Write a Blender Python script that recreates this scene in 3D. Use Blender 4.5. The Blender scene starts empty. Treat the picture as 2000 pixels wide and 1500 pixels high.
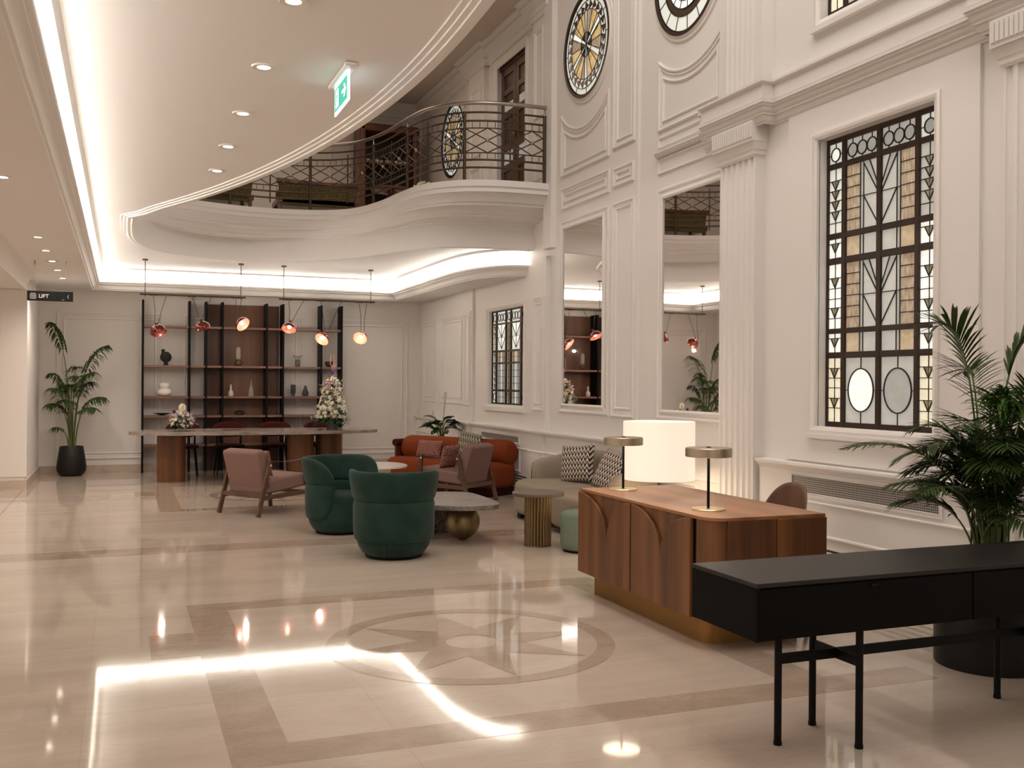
import bpy, bmesh, math, random
from math import sin, cos, pi, radians, atan2, sqrt
from mathutils import Vector, Matrix, noise
from mathutils.geometry import tessellate_polygon
R = random.Random(7)
SC = bpy.context.scene
COL = SC.collection

# ------------------------------------------------------------------ camera
Fpx = 1950.0
yaw, pit, rol = radians(21.3), .0015, .0065
f0 = Vector((sin(yaw), cos(yaw), 0)); r0 = Vector((cos(yaw), -sin(yaw), 0)); U0 = Vector((0, 0, 1))
cf = f0*cos(pit) - U0*sin(pit); cu = U0*cos(pit) + f0*sin(pit)
cr = r0*cos(rol) + cu*sin(rol); cd = r0*sin(rol) - cu*cos(rol)
cam = bpy.data.cameras.new('camera'); camo = bpy.data.objects.new('camera', cam); COL.objects.link(camo)
cam.sensor_width = 36; cam.lens = Fpx*36/2000; cam.clip_start = .05; cam.clip_end = 100
M = Matrix((cr, -cd, -cf)).transposed().to_4x4(); M.translation = Vector((0, 0, 1.5))
camo.matrix_world = M
SC.camera = camo
# ------------------------------------------------------------------ world, light, exposure
W = bpy.data.worlds.new('world'); SC.world = W; W.use_nodes = True
W.node_tree.nodes['Background'].inputs[0].default_value = (1, .86, .74, 1)
W.node_tree.nodes['Background'].inputs[1].default_value = .06
SC.view_settings.view_transform = 'Standard'; SC.view_settings.look = 'None'
SC.view_settings.gamma = 1; SC.view_settings.use_curve_mapping = False
SC.view_settings.exposure = 0.12
SC.cycles.use_denoising = True
SC.cycles.max_bounces = 10; SC.cycles.diffuse_bounces = 5; SC.cycles.glossy_bounces = 5
SC.cycles.transmission_bounces = 8; SC.cycles.transparent_max_bounces = 12
SC.cycles.caustics_reflective = False; SC.cycles.caustics_refractive = False
SC.cycles.sample_clamp_indirect = 30
WARM = (1, .90, .82)
def area(name, loc, sx, sy, power, col=WARM, rot=(0, 0, 0), spread=180):
    l = bpy.data.lights.new(name, 'AREA'); l.shape = 'RECTANGLE'; l.size = sx; l.size_y = sy
    l.energy = power; l.color = col; l.spread = radians(spread)
    o = bpy.data.objects.new(name, l); o.location = loc; o.rotation_euler = rot; COL.objects.link(o); return o
def spot(name, loc, power, col=WARM, ang=90, blend=.8, size=.04, rot=(0, 0, 0)):
    l = bpy.data.lights.new(name, 'SPOT'); l.energy = power; l.color = col; l.spot_size = radians(ang)
    l.spot_blend = blend; l.shadow_soft_size = size
    o = bpy.data.objects.new(name, l); o.location = loc; o.rotation_euler = rot; COL.objects.link(o); return o
def point(name, loc, power, col=WARM, size=.05):
    l = bpy.data.lights.new(name, 'POINT'); l.energy = power; l.color = col; l.shadow_soft_size = size
    o = bpy.data.objects.new(name, l); o.location = loc; COL.objects.link(o); return o
area('hall_fill_light', (2.9, 4.6, 7.9), 2.2, 9.0, 270, (1, .915, .85))  # added overhead fill for the hall walls, not an actual fixture
area('gallery_fill_light', (2.2, 14.2, 6.4), 4.0, 2.4, 34, (1, .78, .6))  # added dim warm fill for the gallery, no fixture there
area('aisle_fill_light', (-3.2, 6, 2.85), 1.5, 12, 120)  # unseen fill added to light the side aisle
area('entrance_fill_light', (1.5, -3.0, 3.2), 3.0, 2.0, 85)  # added fill behind the camera, stands in for ceiling lamps not built
COVE = 19.0

# ------------------------------------------------------------------ materials
def mat(name, col, rough=.5, metal=0., spec=.5, emit=None, es=0., var=0., vscale=6., bump=0., bscale=40., coat=0.,
        trans=0., ior=1.45, sheen=0., stretch=(1, 1, 1), col2=None):
    m = bpy.data.materials.new(name); m.use_nodes = True; nt = m.node_tree; N = nt.nodes; L = nt.links
    b = N['Principled BSDF']
    b.inputs['Base Color'].default_value = (*col, 1); b.inputs['Roughness'].default_value = rough
    b.inputs['Metallic'].default_value = metal; b.inputs['Specular IOR Level'].default_value = spec
    b.inputs['Coat Weight'].default_value = coat; b.inputs['Transmission Weight'].default_value = trans
    b.inputs['IOR'].default_value = ior; b.inputs['Sheen Weight'].default_value = sheen
    if emit: b.inputs['Emission Color'].default_value = (*emit, 1); b.inputs['Emission Strength'].default_value = es
    tc = mp = None
    if var or bump:
        tc = N.new('ShaderNodeTexCoord'); mp = N.new('ShaderNodeMapping'); mp.inputs['Scale'].default_value = stretch
        L.new(tc.outputs['Object'], mp.inputs['Vector'])
    if var:
        n = N.new('ShaderNodeTexNoise'); n.inputs['Scale'].default_value = vscale; n.inputs['Detail'].default_value = 5
        L.new(mp.outputs[0], n.inputs['Vector'])
        r = N.new('ShaderNodeValToRGB'); r.color_ramp.elements[0].position = .3; r.color_ramp.elements[1].position = .7
        c2 = col2 or tuple(min(1, c*(1+var)) for c in col)
        r.color_ramp.elements[0].color = (*[c*(1-var) for c in col], 1) if not col2 else (*col, 1)
        r.color_ramp.elements[1].color = (*c2, 1)
        L.new(n.outputs['Fac'], r.inputs[0]); L.new(r.outputs[0], b.inputs['Base Color'])
        if emit and es and var: L.new(r.outputs[0], b.inputs['Emission Color'])
    if bump:
        n = N.new('ShaderNodeTexNoise'); n.inputs['Scale'].default_value = bscale; n.inputs['Detail'].default_value = 3
        L.new(mp.outputs[0], n.inputs['Vector'])
        bp = N.new('ShaderNodeBump'); bp.inputs['Strength'].default_value = bump; bp.inputs['Distance'].default_value = .01
        L.new(n.outputs['Fac'], bp.inputs['Height']); L.new(bp.outputs[0], b.inputs['Normal'])
    return m
def wood(name, c1, c2, axis='z', rough=.35, leaf=9., fine=70., coat=.15):
    m = bpy.data.materials.new(name); m.use_nodes = True; nt = m.node_tree; N = nt.nodes; L = nt.links
    b = N['Principled BSDF']; b.inputs['Roughness'].default_value = rough; b.inputs['Coat Weight'].default_value = coat
    b.inputs['Coat Roughness'].default_value = .25
    tc = N.new('ShaderNodeTexCoord')
    def stage(s, al, sc, det):
        mp = N.new('ShaderNodeMapping'); v = [s, s, s]; v['xyz'.index(axis)] = al
        mp.inputs['Scale'].default_value = v; L.new(tc.outputs['Object'], mp.inputs['Vector'])
        n = N.new('ShaderNodeTexNoise'); n.inputs['Scale'].default_value = sc; n.inputs['Detail'].default_value = det
        n.inputs['Roughness'].default_value = .6
        L.new(mp.outputs[0], n.inputs['Vector']); return n
    a = stage(1, .012, leaf, 0); c = stage(1, .02, fine, 5); d = stage(1, .06, 14, 4)
    mx = N.new('ShaderNodeMath'); mx.operation = 'MULTIPLY_ADD'; L.new(c.outputs['Fac'], mx.inputs[0]); mx.inputs[1].default_value = .55
    L.new(a.outputs['Fac'], mx.inputs[2])
    m2 = N.new('ShaderNodeMath'); m2.operation = 'MULTIPLY_ADD'; L.new(d.outputs['Fac'], m2.inputs[0]); m2.inputs[1].default_value = .45
    L.new(mx.outputs[0], m2.inputs[2])
    r = N.new('ShaderNodeValToRGB'); r.color_ramp.elements[0].position = .72; r.color_ramp.elements[1].position = 1.28
    m3 = N.new('ShaderNodeMath'); m3.operation = 'MULTIPLY'; m3.inputs[1].default_value = .7
    r.color_ramp.elements[0].position = .5; r.color_ramp.elements[1].position = .9
    L.new(m2.outputs[0], m3.inputs[0]); L.new(m3.outputs[0], r.inputs[0])
    r.color_ramp.elements[0].color = (*c1, 1); r.color_ramp.elements[1].color = (*c2, 1)
    L.new(r.outputs[0], b.inputs['Base Color'])
    return m
def marble(name, c1, c2, vein, rough=.15, sc=1.2, dist=2.5, stretch=(1, 1, 1), veinw=.5, spec=.5, bump=0., tiles=False, speck=None):
    m = bpy.data.materials.new(name); m.use_nodes = True; nt = m.node_tree; N = nt.nodes; L = nt.links
    b = N['Principled BSDF']; b.inputs['Roughness'].default_value = rough; b.inputs['Specular IOR Level'].default_value = spec
    tc = N.new('ShaderNodeTexCoord'); mp = N.new('ShaderNodeMapping'); mp.inputs['Scale'].default_value = stretch
    L.new(tc.outputs['Object'], mp.inputs['Vector'])
    n = N.new('ShaderNodeTexNoise'); n.inputs['Scale'].default_value = sc; n.inputs['Detail'].default_value = 8
    n.inputs['Distortion'].default_value = dist*.3; L.new(mp.outputs[0], n.inputs['Vector'])
    r = N.new('ShaderNodeValToRGB'); e = r.color_ramp.elements; e[0].position = .35; e[1].position = .65
    e[0].color = (*c1, 1); e[1].color = (*c2, 1); L.new(n.outputs['Fac'], r.inputs[0])
    n2 = N.new('ShaderNodeTexNoise'); n2.inputs['Scale'].default_value = sc*2.2; n2.inputs['Detail'].default_value = 6
    n2.inputs['Distortion'].default_value = dist; L.new(mp.outputs[0], n2.inputs['Vector'])
    r2 = N.new('ShaderNodeValToRGB'); e = r2.color_ramp.elements; e[0].position = .46; e[1].position = .54
    e[0].color = (0, 0, 0, 1); e[1].color = (0, 0, 0, 1); k = e.new(.5); k.color = (veinw, veinw, veinw, 1)
    L.new(n2.outputs['Fac'], r2.inputs[0])
    mx = N.new('ShaderNodeMix'); mx.data_type = 'RGBA'; L.new(r2.outputs[0], mx.inputs[0]); L.new(r.outputs[0], mx.inputs[6])
    mx.inputs[7].default_value = (*vein, 1); out = mx.outputs[2]
    if speck:
        n3 = N.new('ShaderNodeTexNoise'); n3.inputs['Scale'].default_value = 38; n3.inputs['Detail'].default_value = 4
        L.new(mp.outputs[0], n3.inputs['Vector'])
        r3 = N.new('ShaderNodeValToRGB'); e = r3.color_ramp.elements; e[0].position = .62; e[1].position = .72
        e[0].color = (0, 0, 0, 1); e[1].color = (.75, .75, .75, 1); L.new(n3.outputs['Fac'], r3.inputs[0])
        m3 = N.new('ShaderNodeMix'); m3.data_type = 'RGBA'; L.new(r3.outputs[0], m3.inputs[0]); L.new(out, m3.inputs[6])
        m3.inputs[7].default_value = (*speck, 1); out = m3.outputs[2]
    if tiles:
        bk = N.new('ShaderNodeTexBrick'); bk.offset = .0
        for k_, v in (('Scale', 1.), ('Mortar Size', .0016), ('Mortar Smooth', 0.), ('Bias', 0.), ('Brick Width', 1.25), ('Row Height', 1.25)):
            bk.inputs[k_].default_value = v
        bk.inputs['Color1'].default_value = (1, 1, 1, 1); bk.inputs['Color2'].default_value = (.95, .945, .94, 1)
        bk.inputs['Mortar'].default_value = (.86, .82, .78, 1)
        mp2 = N.new('ShaderNodeMapping'); mp2.inputs['Rotation'].default_value = (0, 0, 0); mp2.inputs['Location'].default_value = (.15, .17, 0)
        L.new(tc.outputs['Object'], mp2.inputs['Vector']); L.new(mp2.outputs[0], bk.inputs['Vector'])
        m4 = N.new('ShaderNodeMix'); m4.data_type = 'RGBA'; m4.blend_type = 'MULTIPLY'; m4.inputs[0].default_value = 1
        L.new(out, m4.inputs[6]); L.new(bk.outputs['Color'], m4.inputs[7]); out = m4.outputs[2]
    L.new(out, b.inputs['Base Color'])
    if bump:
        nb = N.new('ShaderNodeTexNoise'); nb.inputs['Scale'].default_value = 2.2; nb.inputs['Detail'].default_value = 2
        L.new(tc.outputs['Object'], nb.inputs['Vector'])
        bp = N.new('ShaderNodeBump'); bp.inputs['Strength'].default_value = bump; bp.inputs['Distance'].default_value = .01
        L.new(nb.outputs['Fac'], bp.inputs['Height']); L.new(bp.outputs[0], b.inputs['Normal'])
    return m
def gridmat(name, cell, wire, hole, frac=.35):
    m = bpy.data.materials.new(name); m.use_nodes = True; nt = m.node_tree; N = nt.nodes; L = nt.links
    b = N['Principled BSDF']; b.inputs['Roughness'].default_value = .5
    tc = N.new('ShaderNodeTexCoord'); bk = N.new('ShaderNodeTexBrick'); bk.offset = 0
    sw = N.new('ShaderNodeMapping'); sw.inputs['Rotation'].default_value = (0, radians(90), radians(90))
    sp = N.new('ShaderNodeSeparateXYZ'); cb = N.new('ShaderNodeCombineXYZ')
    L.new(tc.outputs['Object'], sp.inputs[0]); L.new(sp.outputs['Y'], cb.inputs['X']); L.new(sp.outputs['Z'], cb.inputs['Y'])
    L.new(cb.outputs[0], bk.inputs['Vector'])
    for k_, v in (('Scale', 1.), ('Mortar Size', cell*frac/2), ('Mortar Smooth', .1), ('Brick Width', cell), ('Row Height', cell)):
        bk.inputs[k_].default_value = v
    bk.inputs['Color1'].default_value = (*hole, 1); bk.inputs['Color2'].default_value = (*hole, 1); bk.inputs['Mortar'].default_value = (*wire, 1)
    L.new(bk.outputs['Color'], b.inputs['Base Color']); return m
def zigmat(name, a, b_, sx, sz):
    """two-tone woven chevron pattern"""
    m = bpy.data.materials.new(name); m.use_nodes = True; nt = m.node_tree; N = nt.nodes; L = nt.links
    b = N['Principled BSDF']; b.inputs['Roughness'].default_value = .9
    tc = N.new('ShaderNodeTexCoord'); sp = N.new('ShaderNodeSeparateXYZ'); L.new(tc.outputs['Object'], sp.inputs[0])
    def mth(op, *ins):
        n = N.new('ShaderNodeMath'); n.operation = op
        for i, v in enumerate(ins):
            if isinstance(v, (int, float)): n.inputs[i].default_value = v
            else: L.new(v, n.inputs[i])
        return n.outputs[0]
    x = mth('MULTIPLY', sp.outputs['X'], sx); z = mth('MULTIPLY', sp.outputs['Z'], sz)
    tri = mth('PINGPONG', x, .5)
    v = mth('ADD', z, mth('MULTIPLY', tri, 2.0))
    s = mth('FRACT', v)
    k = mth('GREATER_THAN', s, mth('ADD', mth('MULTIPLY', tri, .7), .34))
    mx = N.new('ShaderNodeMix'); mx.data_type = 'RGBA'; L.new(k, mx.inputs[0])
    mx.inputs[6].default_value = (*a, 1); mx.inputs[7].default_value = (*b_, 1); L.new(mx.outputs[2], b.inputs['Base Color'])
    return m

WALL = mat('wall_paint', (.80, .765, .73), .55, spec=.3)
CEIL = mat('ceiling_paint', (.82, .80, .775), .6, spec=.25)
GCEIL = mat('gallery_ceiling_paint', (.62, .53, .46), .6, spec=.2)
FLOOR = marble('cream_marble', (.505, .42, .345), (.565, .48, .40), (.43, .345, .28), .052, 1.1, 2.2, (.7, 3.2, 1), .22, .85, .010, True)
BAND = marble('speckled_limestone', (.37, .285, .22), (.44, .35, .275), (.30, .225, .165), .05, 3., 1.5, (1, 2, 1), .4, .85, .02, False, (.27, .19, .13))
SKIRT = marble('skirting_marble', (.50, .41, .34), (.58, .49, .41), (.4, .32, .26), .25, 2, 1)
GREYM = marble('grey_vein_marble', (.11, .093, .083), (.235, .205, .188), (.42, .385, .36), .28, 3., 1.5, (1, 4, 4), .6)
TABLEM = marble('brown_grey_marble', (.20, .165, .14), (.33, .285, .25), (.45, .40, .36), .22, 4., 2., (1, 1.5, 4), .5)
DARKM = marble('dark_marble', (.035, .028, .024), (.08, .065, .055), (.3, .26, .22), .25, 3, 3, (1, 1, 1), .5)
WHITEM = marble('white_marble', (.72, .68, .62), (.80, .76, .70), (.5, .46, .42), .2, 2, 3, (1, 1, 1), .35)
WALN = wood('walnut_vertical', (.070, .023, .007), (.215, .082, .022), 'z', .42, 9, 110, .04)
WALNY = wood('walnut_lengthwise', (.18, .068, .023), (.37, .16, .06), 'y', .34, 5, 70, .05)
WALND = wood('walnut_panel', (.105, .042, .023), (.20, .088, .048), 'z', .5, 5)
WALNS = wood('walnut_shelf', (.15, .075, .05), (.24, .125, .085), 'x', .45, 6)
WALNC = wood('walnut_shell', (.085, .034, .018), (.18, .078, .04), 'z', .4, 8)
OAKD = wood('dark_oak', (.06, .028, .014), (.12, .06, .03), 'x', .4, 8)
MAHO = wood('mahogany', (.06, .018, .009), (.16, .05, .022), 'z', .3, 8)
BRASS = mat('aged_brass', (.30, .165, .055), .42, 1.)
PALEB = mat('champagne_metal', (.50, .43, .32), .38, 1.)
SATB = mat('satin_gold', (.80, .66, .42), .35, 1.)
BALLB = mat('brushed_bronze_ball', (.29, .215, .115), .38, 1.)
FLUTEB = mat('fluted_bronze', (.27, .19, .10), .38, 1.)
BLACK = mat('black_lacquer', (.0022, .002, .002), .55, spec=.10, bump=.05, bscale=200)
BLKTOP = mat('black_stained_top', (.014, .0115, .010), .42, spec=.32, var=.2, vscale=8, stretch=(.3, 8, 1))
BLKM = mat('black_metal', (.003, .003, .003), .5, spec=.18)
POTB = mat('black_pot', (.012, .011, .010), .5, spec=.3)
GREEN = mat('green_velvet', (.014, .038, .030), .8, spec=.15, var=.35, vscale=4, sheen=.10, bump=.05, bscale=300)
PINK = mat('dusty_pink_wool', (.235, .145, .123), .9, spec=.2, var=.06, vscale=60, bump=.15, bscale=250)
BEIGE = mat('beige_boucle', (.31, .258, .195), .95, spec=.15, var=.14, vscale=90, bump=.3, bscale=180)
ORANGE = mat('rust_orange_wool', (.20, .043, .012), .92, spec=.15, var=.18, vscale=70, bump=.25, bscale=180)
BURG = mat('burgundy_fabric', (.055, .008, .007), .85, spec=.2)
BURGD = mat('dark_burgundy_fabric', (.03, .006, .006), .85, spec=.2)
TWEED = mat('pink_tweed', (.11, .022, .016), .95, col2=(.38, .19, .15), var=.5, vscale=55, bump=.4, bscale=90)
MINT = mat('mint_fabric', (.16, .205, .15), .9, var=.12, vscale=90, bump=.2, bscale=200)
ZIG = zigmat('chevron_fabric', (.025, .015, .016), (.60, .52, .42), 24., 17.)
ZIG2 = zigmat('sage_chevron_fabric', (.05, .045, .035), (.42, .40, .28), 24., 12.)
LEATH = mat('brown_leather', (.05, .03, .02), .45)
FRAMEB = mat('bronze_window_frame', (.040, .022, .014), .4, metal=.3)
LEAD = mat('lead_came', (.03, .025, .02), .45, metal=.4)
def glassm(n, c, e, es, var=.12, st=(1, 1, 1), vs=9, col2=None): return mat(n, c, .22, emit=e, es=es, var=var, vscale=vs, stretch=st, bump=.25, bscale=45, col2=col2)
G_WHITE = glassm('white_art_glass', (.68, .70, .64), (.9, .92, .86), .52, .06)
G_BRT = glassm('bright_art_glass', (.80, .82, .76), (.95, 1, .92), .72, .05)
G_GREY = glassm('grey_art_glass', (.42, .43, .40), (.6, .6, .55), .32, .06)
G_LGREY = glassm('pale_grey_art_glass', (.52, .52, .48), (.6, .6, .55), .36, .06)
G_AMB = glassm('amber_art_glass', (.33, .235, .145), (.5, .35, .2), .28, .4, (2, 9, 2), 7, (.60, .50, .37))
G_GOLD = glassm('gold_art_glass', (.50, .385, .235), (.8, .6, .3), .30, .25, (2, 2, 2), 7, (.64, .53, .36))
G_RG = glassm('honey_art_glass', (.52, .32, .10), (.8, .6, .3), .42, .25, (2, 2, 2), 7, (.74, .56, .28))
G_TRI = glassm('olive_art_glass', (.10, .075, .035), (.3, .25, .15), .5, .4, (3, 8, 3), 8, (.36, .31, .19))
G_CREAM = glassm('cream_art_glass', (.68, .60, .40), (.8, .7, .5), .6, .2, (3, 8, 3), 8, (.88, .84, .68))
G_DARK = glassm('dark_art_glass', (.05, .025, .01), (.1, .05, .02), .15, .3)
LED = mat('led_strip', (1, 1, 1), emit=(1, .95, .885), es=COVE)
LAMPE = mat('downlight_lens', (1, 1, 1), emit=(1, .86, .68), es=14)
BULB = mat('glowing_bulb', (1, 1, 1), emit=(1, .80, .6), es=14)
DISCE = mat('lamp_diffuser', (1, 1, 1), emit=(1, .84, .62), es=6)
SHADE = mat('lit_linen_shade', (.9, .82, .70), .8, emit=(1, .86, .70), es=.50)
EXITG = mat('exit_green', (.02, .35, .24), .4, emit=(.02, .40, .28), es=.8)
EXITW = mat('exit_white', (.9, .95, 1), .4, emit=(.8, .95, 1), es=1.3)
MIRR = mat('mirror_glass', (.93, .90, .87), .015, 1.)
COPPER = mat('copper_tinted_glass', (.17, .042, .032), .16, .75)
COPPERIN = mat('copper_shade_inside', (.50, .17, .12), .35, .3, emit=(1, .42, .28), es=.12)
LEAF = mat('palm_leaf', (.016, .038, .006), .42, spec=.35, var=.4, vscale=5, col2=(.042, .078, .013))
LEAFB = mat('young_palm_leaf', (.05, .13, .02), .42, spec=.45, var=.3, vscale=5, col2=(.11, .21, .04))
LEAF2 = mat('glossy_leaf', (.012, .05, .012), .28, spec=.5, var=.4, vscale=6)
STEM = mat('green_stem', (.10, .13, .035), .5, var=.3, vscale=12)
STEMD = mat('dark_stem', (.03, .035, .012), .5)
PETW = mat('white_petals', (.74, .72, .60), .6, var=.1, vscale=20)
PETC = mat('cream_petals', (.72, .68, .50), .6, var=.1, vscale=20)
PETP = mat('pink_petals', (.72, .38, .34), .6, var=.15, vscale=20)
PETL = mat('lilac_petals', (.46, .34, .38), .6, var=.15, vscale=20)
PETV = mat('violet_petals', (.10, .05, .22), .6)
PETM = mat('maroon_petals', (.06, .008, .03), .6)
GREYP = mat('grey_planter', (.16, .165, .16), .6)
WVASE = mat('white_ceramic', (.78, .75, .70), .3)
BVASE = mat('black_ceramic', (.012, .012, .012), .7)
PVASE = mat('blush_ceramic', (.66, .52, .44), .45)
def glassv(n, c, rough=.05, alpha=.45):
    m = mat(n, c, rough, spec=.6); b = m.node_tree.nodes['Principled BSDF']; b.inputs['Alpha'].default_value = alpha; return m
GLC = glassv('clear_glass', (.55, .52, .48), alpha=.35)
GLS = glassv('smoke_glass', (.07, .075, .085), alpha=.72)
GLGN = glassv('green_grey_glass', (.07, .09, .08), alpha=.75)
GLA = glassv('amber_glass', (.10, .055, .03), alpha=.85)
CHROME = mat('brushed_steel', (.42, .38, .34), .3, 1.)
RAILB = mat('dark_bronze_rail', (.085, .058, .038), .4, .6)
SIGNB = mat('black_sign_face', (.012, .012, .013), .35)
SIGNW = mat('white_lettering', (.8, .78, .75), .5, emit=(.8, .78, .75), es=.15)
BLUE = mat('blue_mark', (.05, .3, .6), .5, emit=(.05, .3, .6), es=.2)
GRILLE = gridmat('grille_mesh', .0165, (.42, .38, .34), (.04, .033, .03))
SLOT = mat('dark_slot', (.03, .026, .023), .8)
OLIVE = mat('olive_patterned_upholstery', (.05, .038, .012), .9, col2=(.17, .13, .05), var=.4, vscale=45)
BLACKH = mat('dark_interior', (.015, .009, .006), .6)
SOIL = mat('soil', (.02, .014, .01), .95)
CABLE = mat('cable_black', (.015, .012, .011), .5)

# ------------------------------------------------------------------ mesh builder
class MB:
    def __init__(s): s.v = []; s.f = []; s.m = []; s.mats = []; s.cur = 0
    def mat(s, m):
        if m not in s.mats: s.mats.append(m)
        s.cur = s.mats.index(m); return s
    def add(s, vs, fs):
        o = len(s.v); s.v += [tuple(v) for v in vs]
        for f in fs: s.f.append(tuple(o+i for i in f)); s.m.append(s.cur)
        return s
    def box(s, x0, x1, y0, y1, z0, z1):
        return s.add([(x, y, z) for x in (x0, x1) for y in (y0, y1) for z in (z0, z1)],
                     [(0, 1, 3, 2), (4, 6, 7, 5), (0, 4, 5, 1), (2, 3, 7, 6), (0, 2, 6, 4), (1, 5, 7, 3)])
    def obox(s, c, ax, ay, az, hx, hy, hz):
        c = Vector(c); ax, ay, az = Vector(ax).normalized(), Vector(ay).normalized(), Vector(az).normalized()
        return s.add([c+ax*hx*i+ay*hy*j+az*hz*k for i in (-1, 1) for j in (-1, 1) for k in (-1, 1)],
                     [(0, 1, 3, 2), (4, 6, 7, 5), (0, 4, 5, 1), (2, 3, 7, 6), (0, 2, 6, 4), (1, 5, 7, 3)])
    def poly(s, pts): return s.add(pts, [tuple(range(len(pts)))])
    def prism(s, pts, fn, h0, h1, caps=True):
        """pts 2-D polygon; fn(p,h)->3D"""
        n = len(pts); a = [fn(p, h0) for p in pts]; b = [fn(p, h1) for p in pts]
        fs = [(i, (i+1) % n, n+(i+1) % n, n+i) for i in range(n)]
        s.add(a+b, fs)
        if caps:
            tr = tessellate_polygon([[Vector((p[0], p[1], 0)) for p in pts]])
            s.add(a, [tuple(t) for t in tr]); s.add(b, [tuple(reversed(t)) for t in tr])
        return s
    def tube(s, pts, r, n=8, caps=True, closed=False):
        pts = [Vector(p) for p in pts]; N = len(pts); rs = r if isinstance(r, (list, tuple)) else [r]*N
        up = None; rings = []
        for i, p in enumerate(pts):
            if closed: t = (pts[(i+1) % N]-pts[i-1])
            else: t = pts[min(i+1, N-1)]-pts[max(i-1, 0)]
            t.normalize()
            if up is None:
                up = Vector((0, 0, 1)) if abs(t.z) < .9 else Vector((1, 0, 0))
            a = t.cross(up)
            if a.length < 1e-5: a = t.orthogonal()
            a.normalize(); b = t.cross(a).normalized(); up = -b if False else a.cross(t).normalized()
            rings.append([p+(a*cos(2*pi*k/n)+up*sin(2*pi*k/n))*rs[i] for k in range(n)])
        vs = [v for q in rings for v in q]; fs = []
        for i in range(N if closed else N-1):
            j = (i+1) % N
            for k in range(n): fs.append((i*n+k, i*n+(k+1) % n, j*n+(k+1) % n, j*n+k))
        if caps and not closed: fs.append(tuple(range(n-1, -1, -1))); fs.append(tuple((N-1)*n+k for k in range(n)))
        return s.add(vs, fs)
    def cyl(s, c, r, z0, z1, n=24, r1=None):
        return s.tube([(c[0], c[1], z0), (c[0], c[1], z1)], [r, r if r1 is None else r1], n)
    def lathe(s, c, prof, n=32, a0=0, a1=2*pi, closed=False, ex=1., ey=1.):
        """prof [(r,z)]"""
        full = abs(a1-a0-2*pi) < 1e-6; m = n if full else n+1; k = len(prof); vs = []
        for i in range(m):
            a = a0+(a1-a0)*i/n
            for r, z in prof: vs.append((c[0]+r*cos(a)*ex, c[1]+r*sin(a)*ey, c[2]+z))
        fs = []
        for i in range(n):
            j = (i+1) % m
            for q in range(k-1+(1 if closed else 0)):
                w = (q+1) % k; fs.append((i*k+q, j*k+q, j*k+w, i*k+w))
        return s.add(vs, fs)
    def sphere(s, c, r, nu=20, nv=12, sc=(1, 1, 1)):
        prof = [(r*sin(pi*i/nv), -r*cos(pi*i/nv)) for i in range(nv+1)]
        o = len(s.v); s.lathe((0, 0, 0), prof, nu)
        for i in range(o, len(s.v)):
            v = s.v[i]; s.v[i] = (c[0]+v[0]*sc[0], c[1]+v[1]*sc[1], c[2]+v[2]*sc[2])
        return s
    def sweep(s, path, prof, fn, closed=False):
        """path 2-D pts, prof [(d,h)] d = offset along miter normal, fn(p,h)"""
        offs = [offset(path, d, closed) for d, h in prof]; N = len(path); k = len(prof)
        vs = [fn(offs[q][i], prof[q][1]) for i in range(N) for q in range(k)]; fs = []
        for i in range(N if closed else N-1):
            j = (i+1) % N
            for q in range(k-1): fs.append((i*k+q, j*k+q, j*k+q+1, i*k+q+1))
        return s.add(vs, fs)
    def grid(s, nu, nv, fn, cu=False, cv=False):
        vs = [fn(i/(nu if cu else nu-1), j/(nv if cv else nv-1)) for i in range(nu) for j in range(nv)]; fs = []
        for i in range(nu if cu else nu-1):
            for j in range(nv if cv else nv-1):
                a, b = (i+1) % nu, (j+1) % nv; fs.append((i*nv+j, a*nv+j, a*nv+b, i*nv+b))
        return s.add(vs, fs)
    def build(s, name, parent=None, material=None, smooth=None, loc=None, bevel=0, weld=True, segs=2, sub=0):
        me = bpy.data.meshes.new(name); me.from_pydata([tuple(v) for v in s.v], [], s.f)
        ms = s.mats or [material or WALL]
        for m in ms: me.materials.append(m)
        if s.mats: me.polygons.foreach_set('material_index', s.m)
        bm = bmesh.new(); bm.from_mesh(me)
        if weld: bmesh.ops.remove_doubles(bm, verts=bm.verts, dist=1e-5)
        bmesh.ops.recalc_face_normals(bm, faces=bm.faces); bm.to_mesh(me); bm.free()
        if smooth is not None:
            me.shade_smooth(); me.set_sharp_from_angle(angle=radians(smooth))
        o = bpy.data.objects.new(name, me); COL.objects.link(o)
        if parent: o.parent = parent
        if loc: o.location = loc
        if bevel:
            b = o.modifiers.new('bevel', 'BEVEL'); b.width = bevel; b.segments = segs; b.limit_method = 'ANGLE'; b.angle_limit = radians(40)
        if sub: q = o.modifiers.new('sub', 'SUBSURF'); q.levels = sub; q.render_levels = sub
        return o
def offset(p, d, closed):
    N = len(p); out = []
    for i in range(N):
        a = p[i-1] if (i or closed) else None; b = p[(i+1) % N] if (i < N-1 or closed) else None; c = p[i]
        ns = []
        for u, v in ((a, c), (c, b)):
            if u is None or v is None: continue
            dx, dy = v[0]-u[0], v[1]-u[1]; l = sqrt(dx*dx+dy*dy) or 1; ns.append((-dy/l, dx/l))
        if len(ns) == 1: n = ns[0]; k = 1
        else:
            n = (ns[0][0]+ns[1][0], ns[0][1]+ns[1][1]); l = sqrt(n[0]**2+n[1]**2) or 1; n = (n[0]/l, n[1]/l)
            k = 1/max(.35, n[0]*ns[0][0]+n[1]*ns[0][1])
        out.append((c[0]+n[0]*d*k, c[1]+n[1]*d*k))
    return out
def empty(name, label=None, cat=None, group=None, loc=(0, 0, 0), rz=0, kind=None):
    o = bpy.data.objects.new(name, None); COL.objects.link(o); o.location = loc; o.rotation_euler = (0, 0, rz)
    o.empty_display_size = .1
    return tag(o, label, cat, group, kind)
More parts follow.
